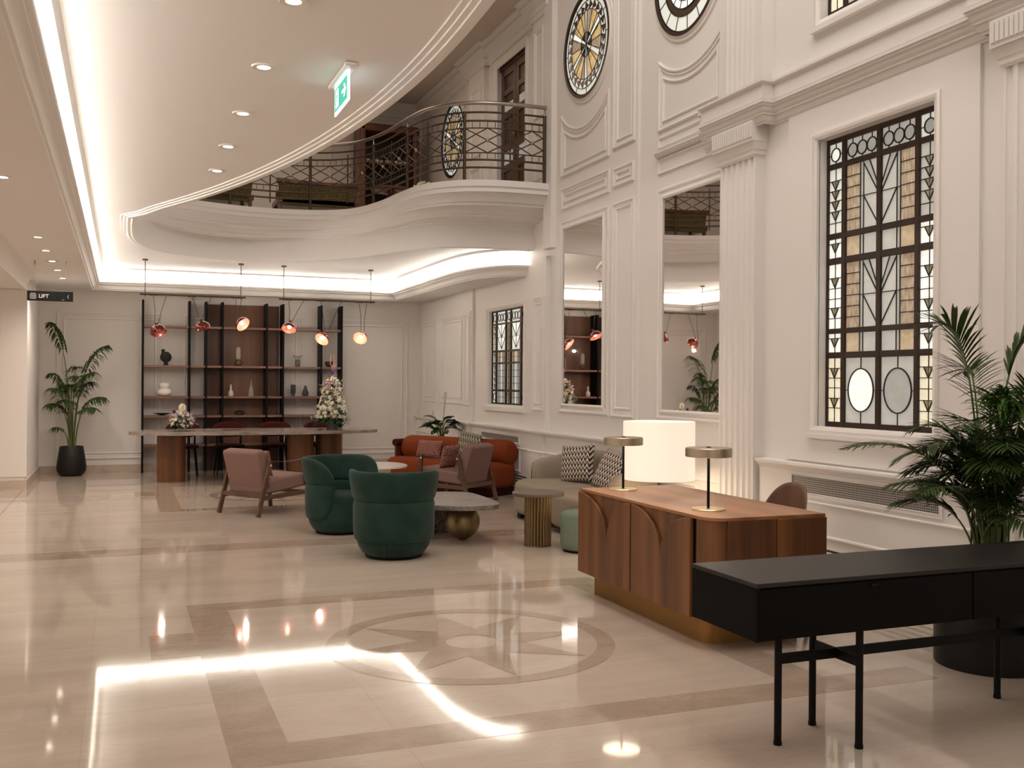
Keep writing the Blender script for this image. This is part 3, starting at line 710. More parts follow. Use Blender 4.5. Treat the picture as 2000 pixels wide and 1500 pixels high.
def tall_design(dz=0.):
    NA = ((6.190, 6.356), (5.225, 5.392)); WD = ((5.812, 6.147), (5.434, 5.766))
    Z = lambda z: z+dz
    def tri_col(g, l, y0, y1, z0, z1, tris, th, bg, cross, mtri=G_TRI):
        q4(g, bg, XG, y0, y1, Z(z0), Z(z1)); c = (y0+y1)/2; w = .042
        ln(l, XG-.001, (c, Z(z0)), (c, Z(z1)), .003)
        for t in tris:
            pg(g, mtri, XG-.004, [(c-w, Z(t)), (c+w, Z(t)), (c, Z(t-th))])
            ln(l, XG-.006, (y0, Z(t)), (y1, Z(t)), .003); ln(l, XG-.006, (c-w, Z(t)), (c, Z(t-th)), .003); ln(l, XG-.006, (c+w, Z(t)), (c, Z(t-th)), .003)
        for t in cross: ln(l, XG-.001, (y0, Z(t)), (y1, Z(t)), .003)
    def d(g, l):
        for y0, y1 in NA:
            c = (y0+y1)/2
            q4(g, G_WHITE, XG, y0, y1, Z(3.203), Z(3.357))
            pg(g, G_BRT if y0 > 6 else G_GREY, XG-.003, circ((c, Z(3.27)), .05)); ringl(l, XG-.005, (c, Z(3.27)), .05)
            for a, b_ in (((c, 3.357), (c, 3.32)), ((c, 3.22), (c, 3.203))): ln(l, XG-.002, (a[0], Z(a[1])), (b_[0], Z(b_[1])))
            ln(l, XG-.002, (y0, Z(3.27)), (c-.05, Z(3.27))); ln(l, XG-.002, (c+.05, Z(3.27)), (y1, Z(3.27)))
            tri_col(g, l, y0, y1, 2.665, 3.159, [3.068, 2.992, 2.912, 2.833], .07, G_WHITE if y0 > 6 else G_LGREY, [2.745])
            tri_col(g, l, y0, y1, 2.475, 2.619, [2.585], .07, G_BRT, [])
            tri_col(g, l, y0, y1, 1.931, 2.424, [2.32, 2.09], .075, G_BRT, [2.24, 2.16, 2.01])
            tri_col(g, l, y0, y1, 1.749, 1.891, [1.855], .07, G_BRT, [])
            tri_col(g, l, y0, y1, 1.215, 1.702, [1.625, 1.395], .075, G_CREAM, [1.55, 1.475, 1.32])
        for y0, y1 in WD:
            s = 1 if y0 < 5.7 else -1          # side of amber strip: outer side
            outer = y1 if s < 0 else y0
            sg = -1 if s < 0 else 1
            oy = lambda t: outer+sg*t          # t from outer edge towards centre
            W_ = y1-y0
            q4(g, G_LGREY, XG, y0, y1, Z(3.203), Z(3.357))
            for i in range(3):
                c = y0+W_*(.19+.31*i); pg(g, G_GREY, XG-.003, circ((c, Z(3.27)), .05)); ringl(l, XG-.005, (c, Z(3.27)), .05)
                ln(l, XG-.002, (c, Z(3.357)), (c, Z(3.32))); ln(l, XG-.002, (c, Z(3.22)), (c, Z(3.203)))
            def ab(t0, t1): a, b_ = oy(t0), oy(t1); return min(a, b_), max(a, b_)
            for z0, z1, full in ((2.665, 3.159, True), (2.475, 2.619, False), (1.931, 2.424, True), (1.749, 1.891, False)):
                a, b_ = ab(0, .15); q4(g, G_AMB if full else G_GOLD, XG, a, b_, Z(z0), Z(z1))
                a, b_ = ab(.15, .185); q4(g, G_GREY, XG, a, b_, Z(z0), Z(z1))
                a, b_ = ab(.185, W_); q4(g, G_LGREY, XG, a, b_, Z(z0), Z(z1))
                for t in (.15, .185): ln(l, XG-.002, (oy(t), Z(z0)), (oy(t), Z(z1)), .003)
                if full:
                    for i in range(1, 6): zz = z0+(z1-z0)*i/6; ln(l, XG-.002, (oy(0), Z(zz)), (oy(.15), Z(zz)), .003)
                    zm = z0+(z1-z0)*.49
                    ln(l, XG-.002, (oy(.15), Z(zm)), (oy(W_), Z(zm)), .003)
                    pg(g, G_GREY, XG-.003, [(oy(.185), Z(z1)), (oy(.25), Z(z1)), (oy(W_), Z(z1-.19)), (oy(W_), Z(zm+.02))])
                    for a, b_ in (((.185, z1-.01), (W_, zm+.01)), ((.25, z1), (W_, z1-.19)), ((.185, zm), (W_, z0+.02))):
                        ln(l, XG-.005, (oy(a[0]), Z(a[1])), (oy(b_[0]), Z(b_[1])), .003)
            q4(g, G_LGREY, XG, y0, y1, Z(1.215), Z(1.702)); c = (y0+y1)/2; cz = 1.46
            pg(g, G_BRT if s < 0 else G_GREY, XG-.003, circ((c, Z(cz)), .135, 36, 1.19)); ringl(l, XG-.005, (c, Z(cz)), .135, 1.19, 36)
            for a, b_ in (((c, 1.702), (c, cz+.16)), ((c, cz-.16), (c, 1.215)), ((y0, cz), (c-.135, cz)), ((c+.135, cz), (y1, cz))):
                ln(l, XG-.002, (a[0], Z(a[1])), (b_[0], Z(b_[1])))
    return d
cols = [(6.190, 6.345), (5.812, 6.147), (5.434, 5.766), (5.225, 5.392)]
rows = [(1.215, 1.702), (1.749, 1.891), (1.931, 2.424), (2.475, 2.619), (2.665, 3.159), (3.203, 3.357)]
window(1, WIN, XG, cols, rows, tall_design(0), 'tall stained glass window with bronze frame beside the fluted pilaster')
window(2, (5.16, 6.36, 4.33, 6.56), XG, cols, [(a+3.175, b_+3.175) for a, b_ in rows], tall_design(3.175), 'upper stained glass window above the entablature')
def small_design(g, l):
    X = 5.10; C = [(13.713, 13.845), (13.319, 13.662), (13.134, 13.275), (12.752, 13.083), (12.56, 12.691)]
    Rz = [(1.209, 1.370), (1.399, 1.765), (1.792, 1.937), (1.966, 2.334), (2.357, 2.52)]
    for i, (y0, y1) in enumerate(C):
        c = (y0+y1)/2; wide = i in (1, 3)
        for j, (z0, z1) in enumerate(Rz):
            mt = G_WHITE
            if i == 2 and j in (1, 2, 3, 0): mt = G_AMB
            elif not wide and j == 3: mt = G_CREAM if i == 0 else G_AMB
            elif j == 2 and wide: mt = G_GOLD
            elif i == 4: mt = G_GREY
            elif j < 2 and wide: mt = G_LGREY
            q4(g, mt, X, y0, y1, z0, z1)
            if j == 4 or (j == 0 and not wide and i != 2):
                cs = [c] if not wide else [y0+(y1-y0)*(.2+.3*k) for k in range(3)]
                for cc in cs: ringl(l, X-.004, (cc, (z0+z1)/2), .045, 1.2, 18, .004)
            elif wide and j == 3:
                zm = (z0+z1)/2; ln(l, X-.003, (y0, zm), (y1, zm))
                pg(g, G_BRT, X-.003, [(y0, z1), (y1, z1), (c, zm)]); pg(g, G_BRT, X-.003, [(y0+.02, zm), (y1-.02, zm), (c, z0+.02)])
                for a, b_ in (((y0, z1), (c, zm)), ((y1, z1), (c, zm)), ((y0+.02, zm), (c, z0+.02)), ((y1-.02, zm), (c, z0+.02)), ((c, z1), (c, z0+.02))): ln(l, X-.006, a, b_, .003)
            elif wide:
                q4(g, G_BRT, X-.003, c-.03, c+.03, z0, z1)
                for yy in (c-.03, c+.03, c-.1, c+.1): ln(l, X-.005, (yy, z0), (yy, z1), .0025)
                for k in range(1, 4 if j == 1 else 2): zz = z0+(z1-z0)*k/(4 if j == 1 else 2); ln(l, X-.005, (y0, zz), (y1, zz), .003)
            elif i == 2:
                ln(l, X-.005, (c, z0), (c, z1), .0025)
                for k in range(1, 4): zz = z0+(z1-z0)*k/4; ln(l, X-.005, (y0, zz), (y1, zz), .003)
            else:
                nt = {1: 4, 2: 1, 3: 2}[j]
                for k in range(nt):
                    zt = z1-.02-(z1-z0)*k/4*(1 if nt > 1 else 0); pg(g, G_TRI if i == 0 else G_DARK, X-.003, [(y0+.02, zt), (y1-.02, zt), (c, zt-.07)])
                    ln(l, X-.005, (y0, zt), (y1, zt), .003)
                if j == 3:
                    for k in range(2, 4): zz = z1-(z1-z0)*k/4; ln(l, X-.005, (y0, zz), (y1, zz), .003)
                ln(l, X-.005, (c, z0), (c, z1), .002)
window(3, SWIN, 5.10, [(13.713, 13.845), (13.319, 13.662), (13.134, 13.275), (12.752, 13.083), (12.56, 12.691)],
       [(1.209, 1.370), (1.399, 1.765), (1.792, 1.937), (1.966, 2.334), (2.357, 2.52)], small_design, 'small stained glass window above the small air grille')
def round_window(n, cy, cz, x, kind, label):
    root = struct(bpy.data.objects.new('window_%d' % n, None)); COL.objects.link(root); root['label'] = label
    Ro = .575; X = x
    b = MB().mat(FRAMEB).sweep(circ((cy, cz), Ro, 64)[::-1], [(0, 0), (0, .03), (-.0, .03), (.03, .03), (.03, 0)] if False else [(-.0, 0), (-.0, .034), (.032, .034), (.032, 0)], lambda p, h: (X-h, p[0], p[1]), True)
    b.build('frame', root)
    g = MB(); l = MB().mat(LEAD); P = lambda r, a: (cy+r*cos(a), cz+r*sin(a))
    def annulus(mt, r0_, r1_, a0, a1, n_=4, xx=X-.012):
        g.mat(mt); pts = [P(r1_, a0+(a1-a0)*i/n_) for i in range(n_+1)]+[P(r0_, a1-(a1-a0)*i/n_) for i in range(n_+1)]
        g.add([(xx, p[0], p[1]) for p in pts], [(i, i+1, 2*n_-i, 2*n_+1-i) for i in range(n_)])
    if kind == 'zig':
        for i in range(12): annulus(G_WHITE, .50, .56, 2*pi*i/12, 2*pi*(i+1)/12); ln(l, X-.014, P(.50, 2*pi*i/12), P(.56, 2*pi*i/12), .003)
        for i in range(26):
            a = 2*pi*i/26; w = 2*pi/26; annulus(G_WHITE, .395, .50, a, a+w, 2)
            pg(g, G_DARK, X-.017, [P(.395, a+w*.0), P(.50, a+w*.30), P(.44, a+w*1.05)])
        for i in range(16): annulus(G_RG if i % 4 else G_AMB, .14, .395, 2*pi*i/16, 2*pi*(i+1)/16, 3); ln(l, X-.014, P(.0, 2*pi*i/16), P(.395, 2*pi*i/16), .003)
        annulus(G_DARK, .0, .14, 0, 2*pi, 24)
        for k in range(6):
            a = radians(90+60*k); w = .036; nx, nz = -sin(a), cos(a)
            pg(g, G_BRT if k % 2 else G_WHITE, X-.017, [(P(.0, a)[0]+nx*w*.3, P(.0, a)[1]+nz*w*.3), (P(.0, a)[0]-nx*w*.3, P(.0, a)[1]-nz*w*.3), (P(.39, a)[0]-nx*w, P(.39, a)[1]-nz*w), (P(.39, a)[0]+nx*w, P(.39, a)[1]+nz*w)])
            for s_ in (-1, 1): ln(l, X-.02, (P(.02, a)[0]+s_*nx*w*.4, P(.02, a)[1]+s_*nz*w*.4), (P(.39, a)[0]+s_*nx*w, P(.39, a)[1]+s_*nz*w), .003)
        for r in (.14, .395, .50): ringl(l, X-.019, (cy, cz), r, 1, 48, .0035)
    else:
        for i in range(16):
            a, b_ = 2*pi*i/16, 2*pi*(i+1)/16
            annulus(G_WHITE, .43, .56, a, b_); annulus(G_DARK, .355, .43, a, b_); annulus(G_BRT, .28, .355, a, b_); annulus(G_CREAM, .0, .28, a, b_)
            ln(l, X-.014, P(.43, a), P(.56, a), .003); ln(l, X-.014, P(.0, a), P(.355, a), .003)
        for r in (.28, .355, .43): ringl(l, X-.016, (cy, cz), r, 1, 48, .0035)
    g.mat(LEAD); g.prism(circ((cy, cz), .575, 48), lambda p, h: (X-h, p[0], p[1]), 0, .008)
    g.build('stained_glass', root, weld=False); l.build('leading', root, weld=False)
round_window(4, 10.47, 5.42, 4.995, 'zig', 'round amber stained glass window above the first mirror bay')
round_window(5, 8.30, 5.46, 5.025, 'rings', 'round stained glass window with dark ring, next to the fluted pilaster')
round_window(6, 15.57, 5.45, 5.025, 'zig', 'round amber stained glass window behind the gallery railing')

# gallery door
dr = struct(bpy.data.objects.new('door_1', None)); COL.objects.link(dr); dr['label'] = 'dark wooden double door with patterned glass on the gallery'
b = MB().mat(OAKD)
for y0, y1 in ((12.45, 13.0), (13.02, 13.57)):
    for a, c in ((y0, y0+.09), (y1-.09, y1)): b.box(5.10, 5.15, a, c, 3.99, 6.0)
    for z0, z1 in ((3.99, 4.12), (4.52, 4.62), (4.80, 4.90), (5.28, 5.38), (5.62, 5.70), (5.9, 6.0)): b.box(5.10, 5.15, y0+.08, y1-.08, z0, z1)
b.box(5.08, 5.16, 12.42, 13.6, 6.0, 6.08)
b.build('door_leaf', dr, bevel=.004)
g = MB(); g.mat(BLACKH); g.box(5.13, 5.14, 12.5, 13.5, 4.0, 6.0)
for y0, y1 in ((12.54, 12.91), (13.11, 13.48)):
    g.mat(G_DARK); g.box(5.122, 5.128, y0, y1, 4.12, 5.9)
    g.mat(G_GREY); g.box(5.115, 5.122, y0, y1, 4.62, 4.80); g.box(5.115, 5.122, y0, y1, 5.38, 5.5)
g.build('glass_panels', dr)
MB().mat(BRASS).sphere((5.07, 12.97, 4.98), .035).build('door_handle', dr, smooth=60)

# ================================================================== LAMPS IN THE CEILING
def downlight(x, y, z, label, grp, power, r=.052):
    t = empty('downlight', label, 'downlight', grp, (x, y, z))
    MB().mat(WVASE).lathe((0, 0, 0), [(r*.72, -.001), (r*.72, -.006), (r*1.25, -.008), (r*1.32, -.003), (r*1.32, .0)], 28).build('trim_ring', t, smooth=40)
    MB().mat(LAMPE).cyl((0, 0), r*.72, -.003, -.001, 24).build('lens', t)
    s = spot('lamp', (0, 0, -.03), power, (1, .86, .74), 140, .9, .05); s.parent = t
for i, (x, y) in enumerate([(-.80, 7.87), (-.80, 11.05), (-.80, 12.17), (-.80, 13.22), (-.80, 14.28), (-.80, 15.40)]):
    downlight(x, y, ZL-.001, ['large round downlight in the low aisle ceiling, set far apart from its row', 'second round downlight of the aisle row, before the lift sign',
              'third round downlight of the aisle row, level with the front of the lift sign', 'fourth round downlight of the aisle row, just beside the lift sign',
              'fifth round downlight of the aisle row, behind the lift sign', 'last round downlight of the aisle row, close to the back wall'][i], 'downlights in the low aisle ceiling', 60)
for i, (x, y) in enumerate([(.73, 8.74), (.73, 7.80), (.73, 6.80), (.73, 5.75), (.73, 4.70)]):
    downlight(x, y, ZU-.001, ['round downlight in the coffer ceiling, end of the row by the curved opening', 'fourth round downlight of the coffer row, counted from the picture top',
              'third round downlight of the coffer row, before the green exit sign', 'second round downlight of the coffer row, closest to the green exit sign',
              'round downlight in the coffer ceiling cut by the top of the picture', 'coffer downlight above the viewer, out of the picture'][min(i, 5)], 'downlights in the coffer ceiling', 13)

# ================================================================== SIGNS
t = empty('lift_sign', 'black hanging sign reading LIFT on two thin wires', 'sign', loc=(-.82, 13.25, 2.505))
MB().mat(SIGNB).box(-.253, .253, -.008, .008, -.06, .06).build('sign_board', t, bevel=.002)
for x in (-.17, .175):
    b = MB().mat(CHROME).tube([(x, 0, .06), (x, 0, .425)], .002, 6); b.tube([(x, 0, .37), (x, 0, .425)], .008, 10); b.tube([(x, 0, .055), (x, 0, .075)], .007, 8)
    b.build('wire', t)
def text(s, size, parent, name, material, loc, rot, ext=.001):
    c = bpy.data.curves.new(name, 'FONT'); c.body = s; c.size = size; c.extrude = ext; c.offset = .0012
    o = bpy.data.objects.new(name+'_c', c); COL.objects.link(o)
    dg = bpy.context.evaluated_depsgraph_get(); me = bpy.data.meshes.new_from_object(o.evaluated_get(dg)); bpy.data.objects.remove(o)
    me.materials.clear(); me.materials.append(material)
    q = bpy.data.objects.new(name, me); COL.objects.link(q); q.parent = parent; q.location = loc; q.rotation_euler = rot; return q
text('LIFT', .062, t, 'lettering', SIGNW, (-.128, -.0095, -.022), (pi/2, 0, 0))
b = MB().mat(SIGNW)
def strokes(b, P, w, fn):
    for a, c in zip(P, P[1:]):
        dx, dz = c[0]-a[0], c[1]-a[1]; L_ = sqrt(dx*dx+dz*dz) or 1; n = (-dz/L_*w, dx/L_*w)
        b.prism([(a[0]+n[0], a[1]+n[1]), (c[0]+n[0], c[1]+n[1]), (c[0]-n[0], c[1]-n[1]), (a[0]-n[0], a[1]-n[1])], fn, 0, .001)
SF = lambda p, h: (p[0], -.0085-h, p[1])
strokes(b, [(-.218, -.034), (-.218, .022), (-.158, .022), (-.158, -.034), (-.218, -.034)], .0022, SF)
for cx in (-.200, -.176):
    strokes(b, [(cx, -.03), (cx-.009, -.016), (cx-.009, .006), (cx, .014), (cx+.009, .006), (cx+.009, -.016), (cx, -.03)], .0018, SF)
    b.prism(circ((cx, -.004), .004, 8), SF, 0, .001)
for cx in (-.20, -.176): strokes(b, [(cx-.008, .027), (cx, .035), (cx+.008, .027)], .0016, SF)
strokes(b, [(.204, .020), (.192, -.002), (.204, -.024)], .0028, SF)
b.build('lift_symbol', t)
b = MB().mat(BLUE).prism([(.125, -.045), (.14, -.03), (.165, -.042), (.148, -.04), (.14, -.052)], SF, 0, .001); b.build('blue_mark', t)

t = empty('exit_sign', 'green glowing emergency exit sign with running symbol and arrow under the ceiling', 'sign', loc=(1.17, 5.73, 3.16))
MB().mat(WVASE).box(-.035, .035, -.26, .24, .085, .108).build('mount', t, bevel=.004)
b = MB().mat(EXITW).box(-.004, .004, -.20, .20, -.085, .088); b.build('light_edge', t)
FX = lambda p, h: (-.005-h, -p[0], p[1])
b = MB().mat(EXITG).prism([(-.185, -.068), (.165, -.068), (.165, .066), (-.185, .066)], FX, 0, .001)
b.mat(EXITW)
b.prism([(.02, .008), (.09, .008), (.09, -.008), (.02, -.008)], lambda p, h: FX(p, h+.0012), 0, .001)
b.prism([(.07, .036), (.10, .036), (.135, 0), (.10, -.036), (.07, -.036), (.105, 0)], lambda p, h: FX(p, h+.0012), 0, .001)
b.prism([(-.148, -.052), (-.072, -.052), (-.072, .052), (-.148, .052)], lambda p, h: FX(p, h+.0012), 0, .001)
b.mat(EXITG)
F2 = lambda p, h: FX(p, h+.0024)
b.prism(circ((-.105, .036), .010, 10), F2, 0, .001)
for P in ([(-.110, .026), (-.115, -.004)], [(-.112, .02), (-.126, .008), (-.138, .014)], [(-.110, .02), (-.092, .008), (-.08, .014)], [(-.115, -.004), (-.1, -.02), (-.106, -.046)], [(-.115, -.004), (-.126, -.024), (-.140, -.028)]): strokes(b, P, .004, F2)
b.build('sign_face', t)

# ================================================================== MIRRORS
for y0, y1, z0, z1, x, lb in ((10.03, 11.10, 1.25, 3.36, 4.998, 'tall wall mirror in the bay beside the small stained glass window, reflecting the shelves'),
                              (7.71, 8.745, 1.24, 3.34, 5.028, 'tall wall mirror beside the fluted pilaster, reflecting the palm and balcony')):
    t = empty('wall_mirror', lb, 'mirror', 'tall mirrors on the panelled wall', (x, (y0+y1)/2, (z0+z1)/2)); w, h = (y1-y0)/2, (z1-z0)/2
    MB().mat(MIRR).box(-.006, 0, -w, w, -h, h).build('mirror_glass', t)
    MB().mat(WALL).sweep(rect(-w, w, -h, h), [(0, 0), (0, .018), (-.02, .026), (-.045, .016), (-.05, 0)], lambda p, hh: (-hh, p[0], p[1]), True).build('frame', t, smooth=30)

# ================================================================== BALCONY RAILING
t = empty('balcony_railing', 'curved bronze balcony railing with crossed diamond bars along the gallery edge', 'railing', loc=(3.4, 13, ZB))
o3 = Vector((3.4, 13, ZB))
rc = offset(balS, -.10, False) if False else [p for p in offset(balS, .10, False)]
# pick the side lying on the gallery (larger y / further from void centre)
if math.dist(rc[45], (1.9, 12)) < math.dist(balS[45], (1.9, 12)): rc = offset(balS, -.10, False)
rc = smooth_pts(rc, 1); rc = resample(rc, 240)
cum = [0]
for a, c in zip(rc, rc[1:]): cum.append(cum[-1]+math.dist(a, c))
TOT = cum[-1]
def at(s):
    s = max(0, min(TOT-1e-6, s)); i = min(int(s/TOT*(len(rc)-1)), len(rc)-2); u = s/TOT*(len(rc)-1)-i
    a, c = rc[i], rc[i+1]; return a[0]+(c[0]-a[0])*u, a[1]+(c[1]-a[1])*u
def rl(s, z): x, y = at(s); return Vector((x, y, ZB+z))-o3
def railtube(z, r, name, s0=0, s1=None, mt=None):
    s1 = s1 or TOT-.06; n = 110
    MB().mat(mt or RAILB).tube([rl(s0+(s1-s0)*i/n, z) for i in range(n+1)], r, 8).build(name, t, smooth=60)
railtube(.965, .025, 'handrail', mt=CHROME)
for z in (.85, .745, .655, .35, .265, .17): railtube(z, .013 if z not in (.655, .35) else .008, 'rail')
NBAY = 8; bay = TOT/NBAY
nb = 10
for i in range(NBAY+1):
    s = min(TOT-.12, max(.05, i*bay))
    b = MB().mat(RAILB)
    p = rl(s, 0); b.tube([p, rl(s, .86)], .021, 8); b.mat(CHROME).tube([rl(s, .80), rl(s, .90)], .013, 8); b.tube([rl(s, .9), rl(s, .97)], .006, 6)
    b.tube([p, rl(s, .17)], .017, 8)
    b.build('post', t, smooth=60)
b = MB().mat(RAILB); c_ = MB().mat(CHROME)
for i in range(NBAY):
    s0, s1 = i*bay, (i+1)*bay; sm = (s0+s1)/2
    b.tube([rl(sm, .10), rl(sm, .80)], .010, 6)
    for h0, h1 in ((s0, sm), (sm, s1)):
        hc = (h0+h1)/2
        for (sa, za), (sb, zb) in (((h0, .35), (h1, .655)), ((h0, .655), (h1, .35)), ((h0, .50), (hc, .655)), ((hc, .655), (h1, .50)), ((h0, .50), (hc, .35)), ((hc, .35), (h1, .50))):
            b.tube([rl(sa+(sb-sa)*k/4, za+(zb-za)*k/4) for k in range(5)], .0075, 5)
        MB().mat(CHROME).sphere(rl(hc, .5025), .022, 10, 8).build('lattice_knot', t, smooth=60)
        for k in range(1, 6):
            s = h0+(h1-h0)*k/6
            b.tube([rl(s, .655), rl(s, .745)], .0045, 5); b.tube([rl(s, .265), rl(s, .35)], .0045, 5)
b.build('lattice', t)

# ================================================================== GALLERY FURNITURE
t = empty('display_cabinet', 'dark mahogany display cabinet with glass shelves on the gallery', 'cabinet', loc=(4.25, 17.0, ZB))
b = MB().mat(MAHO).box(-.52, -.42, -.28, .25, 0, 1.9); b.box(.42, .52, -.28, .25, 0, 1.9); b.box(-.52, .52, -.28, .25, 1.80, 1.93); b.box(-.52, .52, -.28, .25, 0, .32); b.box(-.45, .45, .2, .25, .3, 1.85)
b.build('carcass', t, bevel=.03, segs=3)
for zz in (.80, 1.25): MB().mat(MAHO).box(-.42, .42, -.24, .2, zz, zz+.03).build('shelf', t)
MB().mat(BLACKH).box(-.42, .42, .17, .2, .32, 1.8).build('back_panel', t)
b = MB().mat(WVASE)
for i in range(9): b.lathe((-.34+.085*i, -.05+.06*(i % 2), 1.28), [(0, 0), (.02, .0), (.03, .03), (.034, .08)], 10)
tag(b.build('cup_row', None, loc=(4.25, 17.0, ZB)), 'white cups on the upper shelf of the gallery cabinet', 'cups', kind='stuff')
def bench(name, label, x, y, L_, rz):
    t = empty(name, label, 'bench', 'upholstered benches on the gallery', (x, y, ZB), rz)
    MB().mat(OLIVE).box(-L_/2+.04, L_/2-.04, -.20, .35, .22, .40).build('seat', t, bevel=.03, segs=3)
    MB().mat(OLIVE).prism([(-L_/2+.04, .12), (L_/2-.04, .12), (L_/2, .44), (-L_/2, .44)], lambda p, h: (p[0], h, p[1]), -.28, -.20).build('backrest', t, bevel=.02)
    b = MB().mat(MAHO).prism([(-L_/2-.03, .43), (L_/2+.03, .43), (L_/2+.02, .50), (L_/4, .485), (0, .48), (-L_/4, .485), (-L_/2-.02, .50)], lambda p, h: (p[0], h, p[1]), -.30, -.19)
    b.box(-L_/2-.01, L_/2+.01, -.28, .33, .14, .22)
    b.build('frame', t, bevel=.008)
    for sx in (-1, 1):
        for sy in (-.24, .3): MB().mat(MAHO).box(sx*(L_/2-.04)-.025, sx*(L_/2-.04)+.025, sy-.025, sy+.025, 0, .15).build('leg', t)
bench('gallery_bench', 'long olive patterned bench with carved frame behind the gallery railing', 2.70, 15.15, 1.18, 0)
bench('gallery_bench', 'olive patterned bench mostly hidden by the ceiling edge', 1.20, 15.1, 1.05, .1)
t = empty('round_table', 'dark carved round wooden table on the gallery behind the railing', 'table', loc=(3.66, 14.35, ZB))
MB().mat(MAHO).lathe((0, 0, 0), [(0, .30), (.20, .30), (.27, .315), (.29, .33), (.29, .345), (.27, .36), (0, .362)], 36).build('tabletop', t, smooth=40)
MB().mat(MAHO).lathe((0, 0, 0), [(0, 0), (.22, 0), (.22, .03), (.10, .06), (.05, .12), (.07, .2), (.05, .26), (.16, .30)], 24).build('pedestal', t, smooth=40)
t = empty('dried_flower_bowl', 'bowl of pale dried flowers in front of the gallery cabinet', 'dried flowers', loc=(4.12, 14.2, ZB))
b = MB().mat(PETC)
for i in range(60):
    a, r = R.uniform(0, 6.28), R.uniform(0, .16); b.sphere((r*cos(a), r*sin(a), .34+R.uniform(0, .14)*(1-r*3)), R.uniform(.015, .03), 6, 4)
tag(b.build('dried_blooms', t), kind='stuff'); MB().mat(MAHO).lathe((0, 0, 0), [(0, 0), (.12, 0), (.05, .05), (.04, .2), (.14, .28), (.18, .36), (.17, .36), (.05, .28), (0, .27)], 24).build('bowl', t, smooth=50)

# ================================================================== RECEPTION DESK
t = empty('reception_desk', 'walnut reception desk with petal shaped front panels on a brass plinth', 'desk', loc=(3.40, 5.58, 0)); ox, oy = 3.40, 5.58
X0, X1, Y0, Y1 = 3.03, 3.80, 4.73, 6.43
def lx(x): return x-ox
def ly(y): return y-oy
top = rrect(lx(X0), lx(X1), ly(Y0), ly(Y1), .004, 2)
# near/left corner rounded
def corner_rect(x0, x1, y0, y1, r, n=8):
    pts = [(x1, y0), (x1, y1), (x0, y1)]
    for i in range(n+1): a = pi+pi/2*i/n; pts.append((x0+r+r*cos(a), y0+r+r*sin(a)))
    return pts
MB().mat(WALNY).prism(corner_rect(lx(X0), lx(X1), ly(Y0), ly(Y1), .12), XY, .735, .753).build('desk_top', t, smooth=30)
MB().mat(WALN).prism(corner_rect(lx(X0+.012), lx(X1-.003), ly(Y0+.012), ly(Y1-.003), .11), XY, .17, .735).build('body', t, smooth=30)
MB().mat(BRASS).prism(corner_rect(lx(X0+.10), lx(X1-.05), ly(Y0+.19), ly(Y1-.04), .10), XY, 0, .17).build('plinth', t, smooth=30)
def petal_panel(y0, y1, yc, zc):
    """front panel: raised petals either side of a cusp; local (y,z) with y decreasing to the viewer's right"""
    zt = .733; pts = [(y0, .168), (y1, .168), (y1, zt)]
    a, h = y1-yc, zt-zc-.0
    for i in range(1, 15): th = pi/2*(1-i/14); pts.append((y1-a*cos(th), zc+h*sin(th)))
    a = yc-y0
    for i in range(1, 14): th = pi/2*i/14; pts.append((y0+a*cos(th), zc+h*sin(th)))
    pts.append((y0, zt))
    b = MB().mat(WALN).prism([(ly(p[0]), p[1]) for p in pts], lambda p, h_: (lx(X0)+.010-h_, p[0], p[1]), 0, .024)
    return b.build('front_panel', t, bevel=.0035, segs=2)
petal_panel(5.655, 6.428, 5.985, .45); petal_panel(4.93, 5.640, 5.275, .47)
for ga, gb in ((5.638, 5.657), (4.905, 4.93)): MB().mat(BLACK).box(lx(X0)+.009, lx(X0)+.0115, ly(ga), ly(gb), .17, .73).build('painted_gap_shade', t)  # black strips paint the shade inside the gaps beside the front panels
b = MB().mat(WALN)
b.box(lx(3.14), lx(3.46), ly(Y0)-.001, ly(Y0)+.02, .168, .734); b.box(lx(3.462), lx(3.80), ly(Y0)-.014, ly(Y0)+.02, .168, .734)
b.build('end_panel', t, bevel=.003)

def desk_lamp(x, y, z, label, rb=.10, rs=.137):
    t = empty('desk_lamp', label, 'lamp', 'brass disc lamps on the reception desk', (x, y, z))
    MB().mat(SATB).lathe((0, 0, 0), [(0, 0), (rb, 0), (rb, .006), (rb-.004, .009), (0, .010)], 48).build('base', t, smooth=35)
    MB().mat(BLKM).cyl((0, 0), .0085, .009, .325, 14).build('stem', t, smooth=60)
    MB().mat(PALEB).lathe((0, 0, 0), [(0, .372), (.012, .372), (.012, .368), (rs-.004, .368), (rs, .364), (rs, .316), (rs-.003, .314), (rs-.006, .316), (rs-.006, .33), (0, .33)], 56).build('lamp_shade', t, smooth=35)
    MB().mat(DISCE).cyl((0, 0), rs-.008, .320, .329, 40).build('diffuser', t)
    MB().mat(BLKM).lathe((0, 0, 0), [(0, .373), (.014, .373), (.014, .369)], 16).build('switch', t)
desk_lamp(3.28, 6.25, .753, 'brass disc desk lamp on the far end of the walnut desk')
desk_lamp(3.245, 5.10, .753, 'brass disc desk lamp on the near end of the walnut desk, beside the rounded corner', .10, .137)

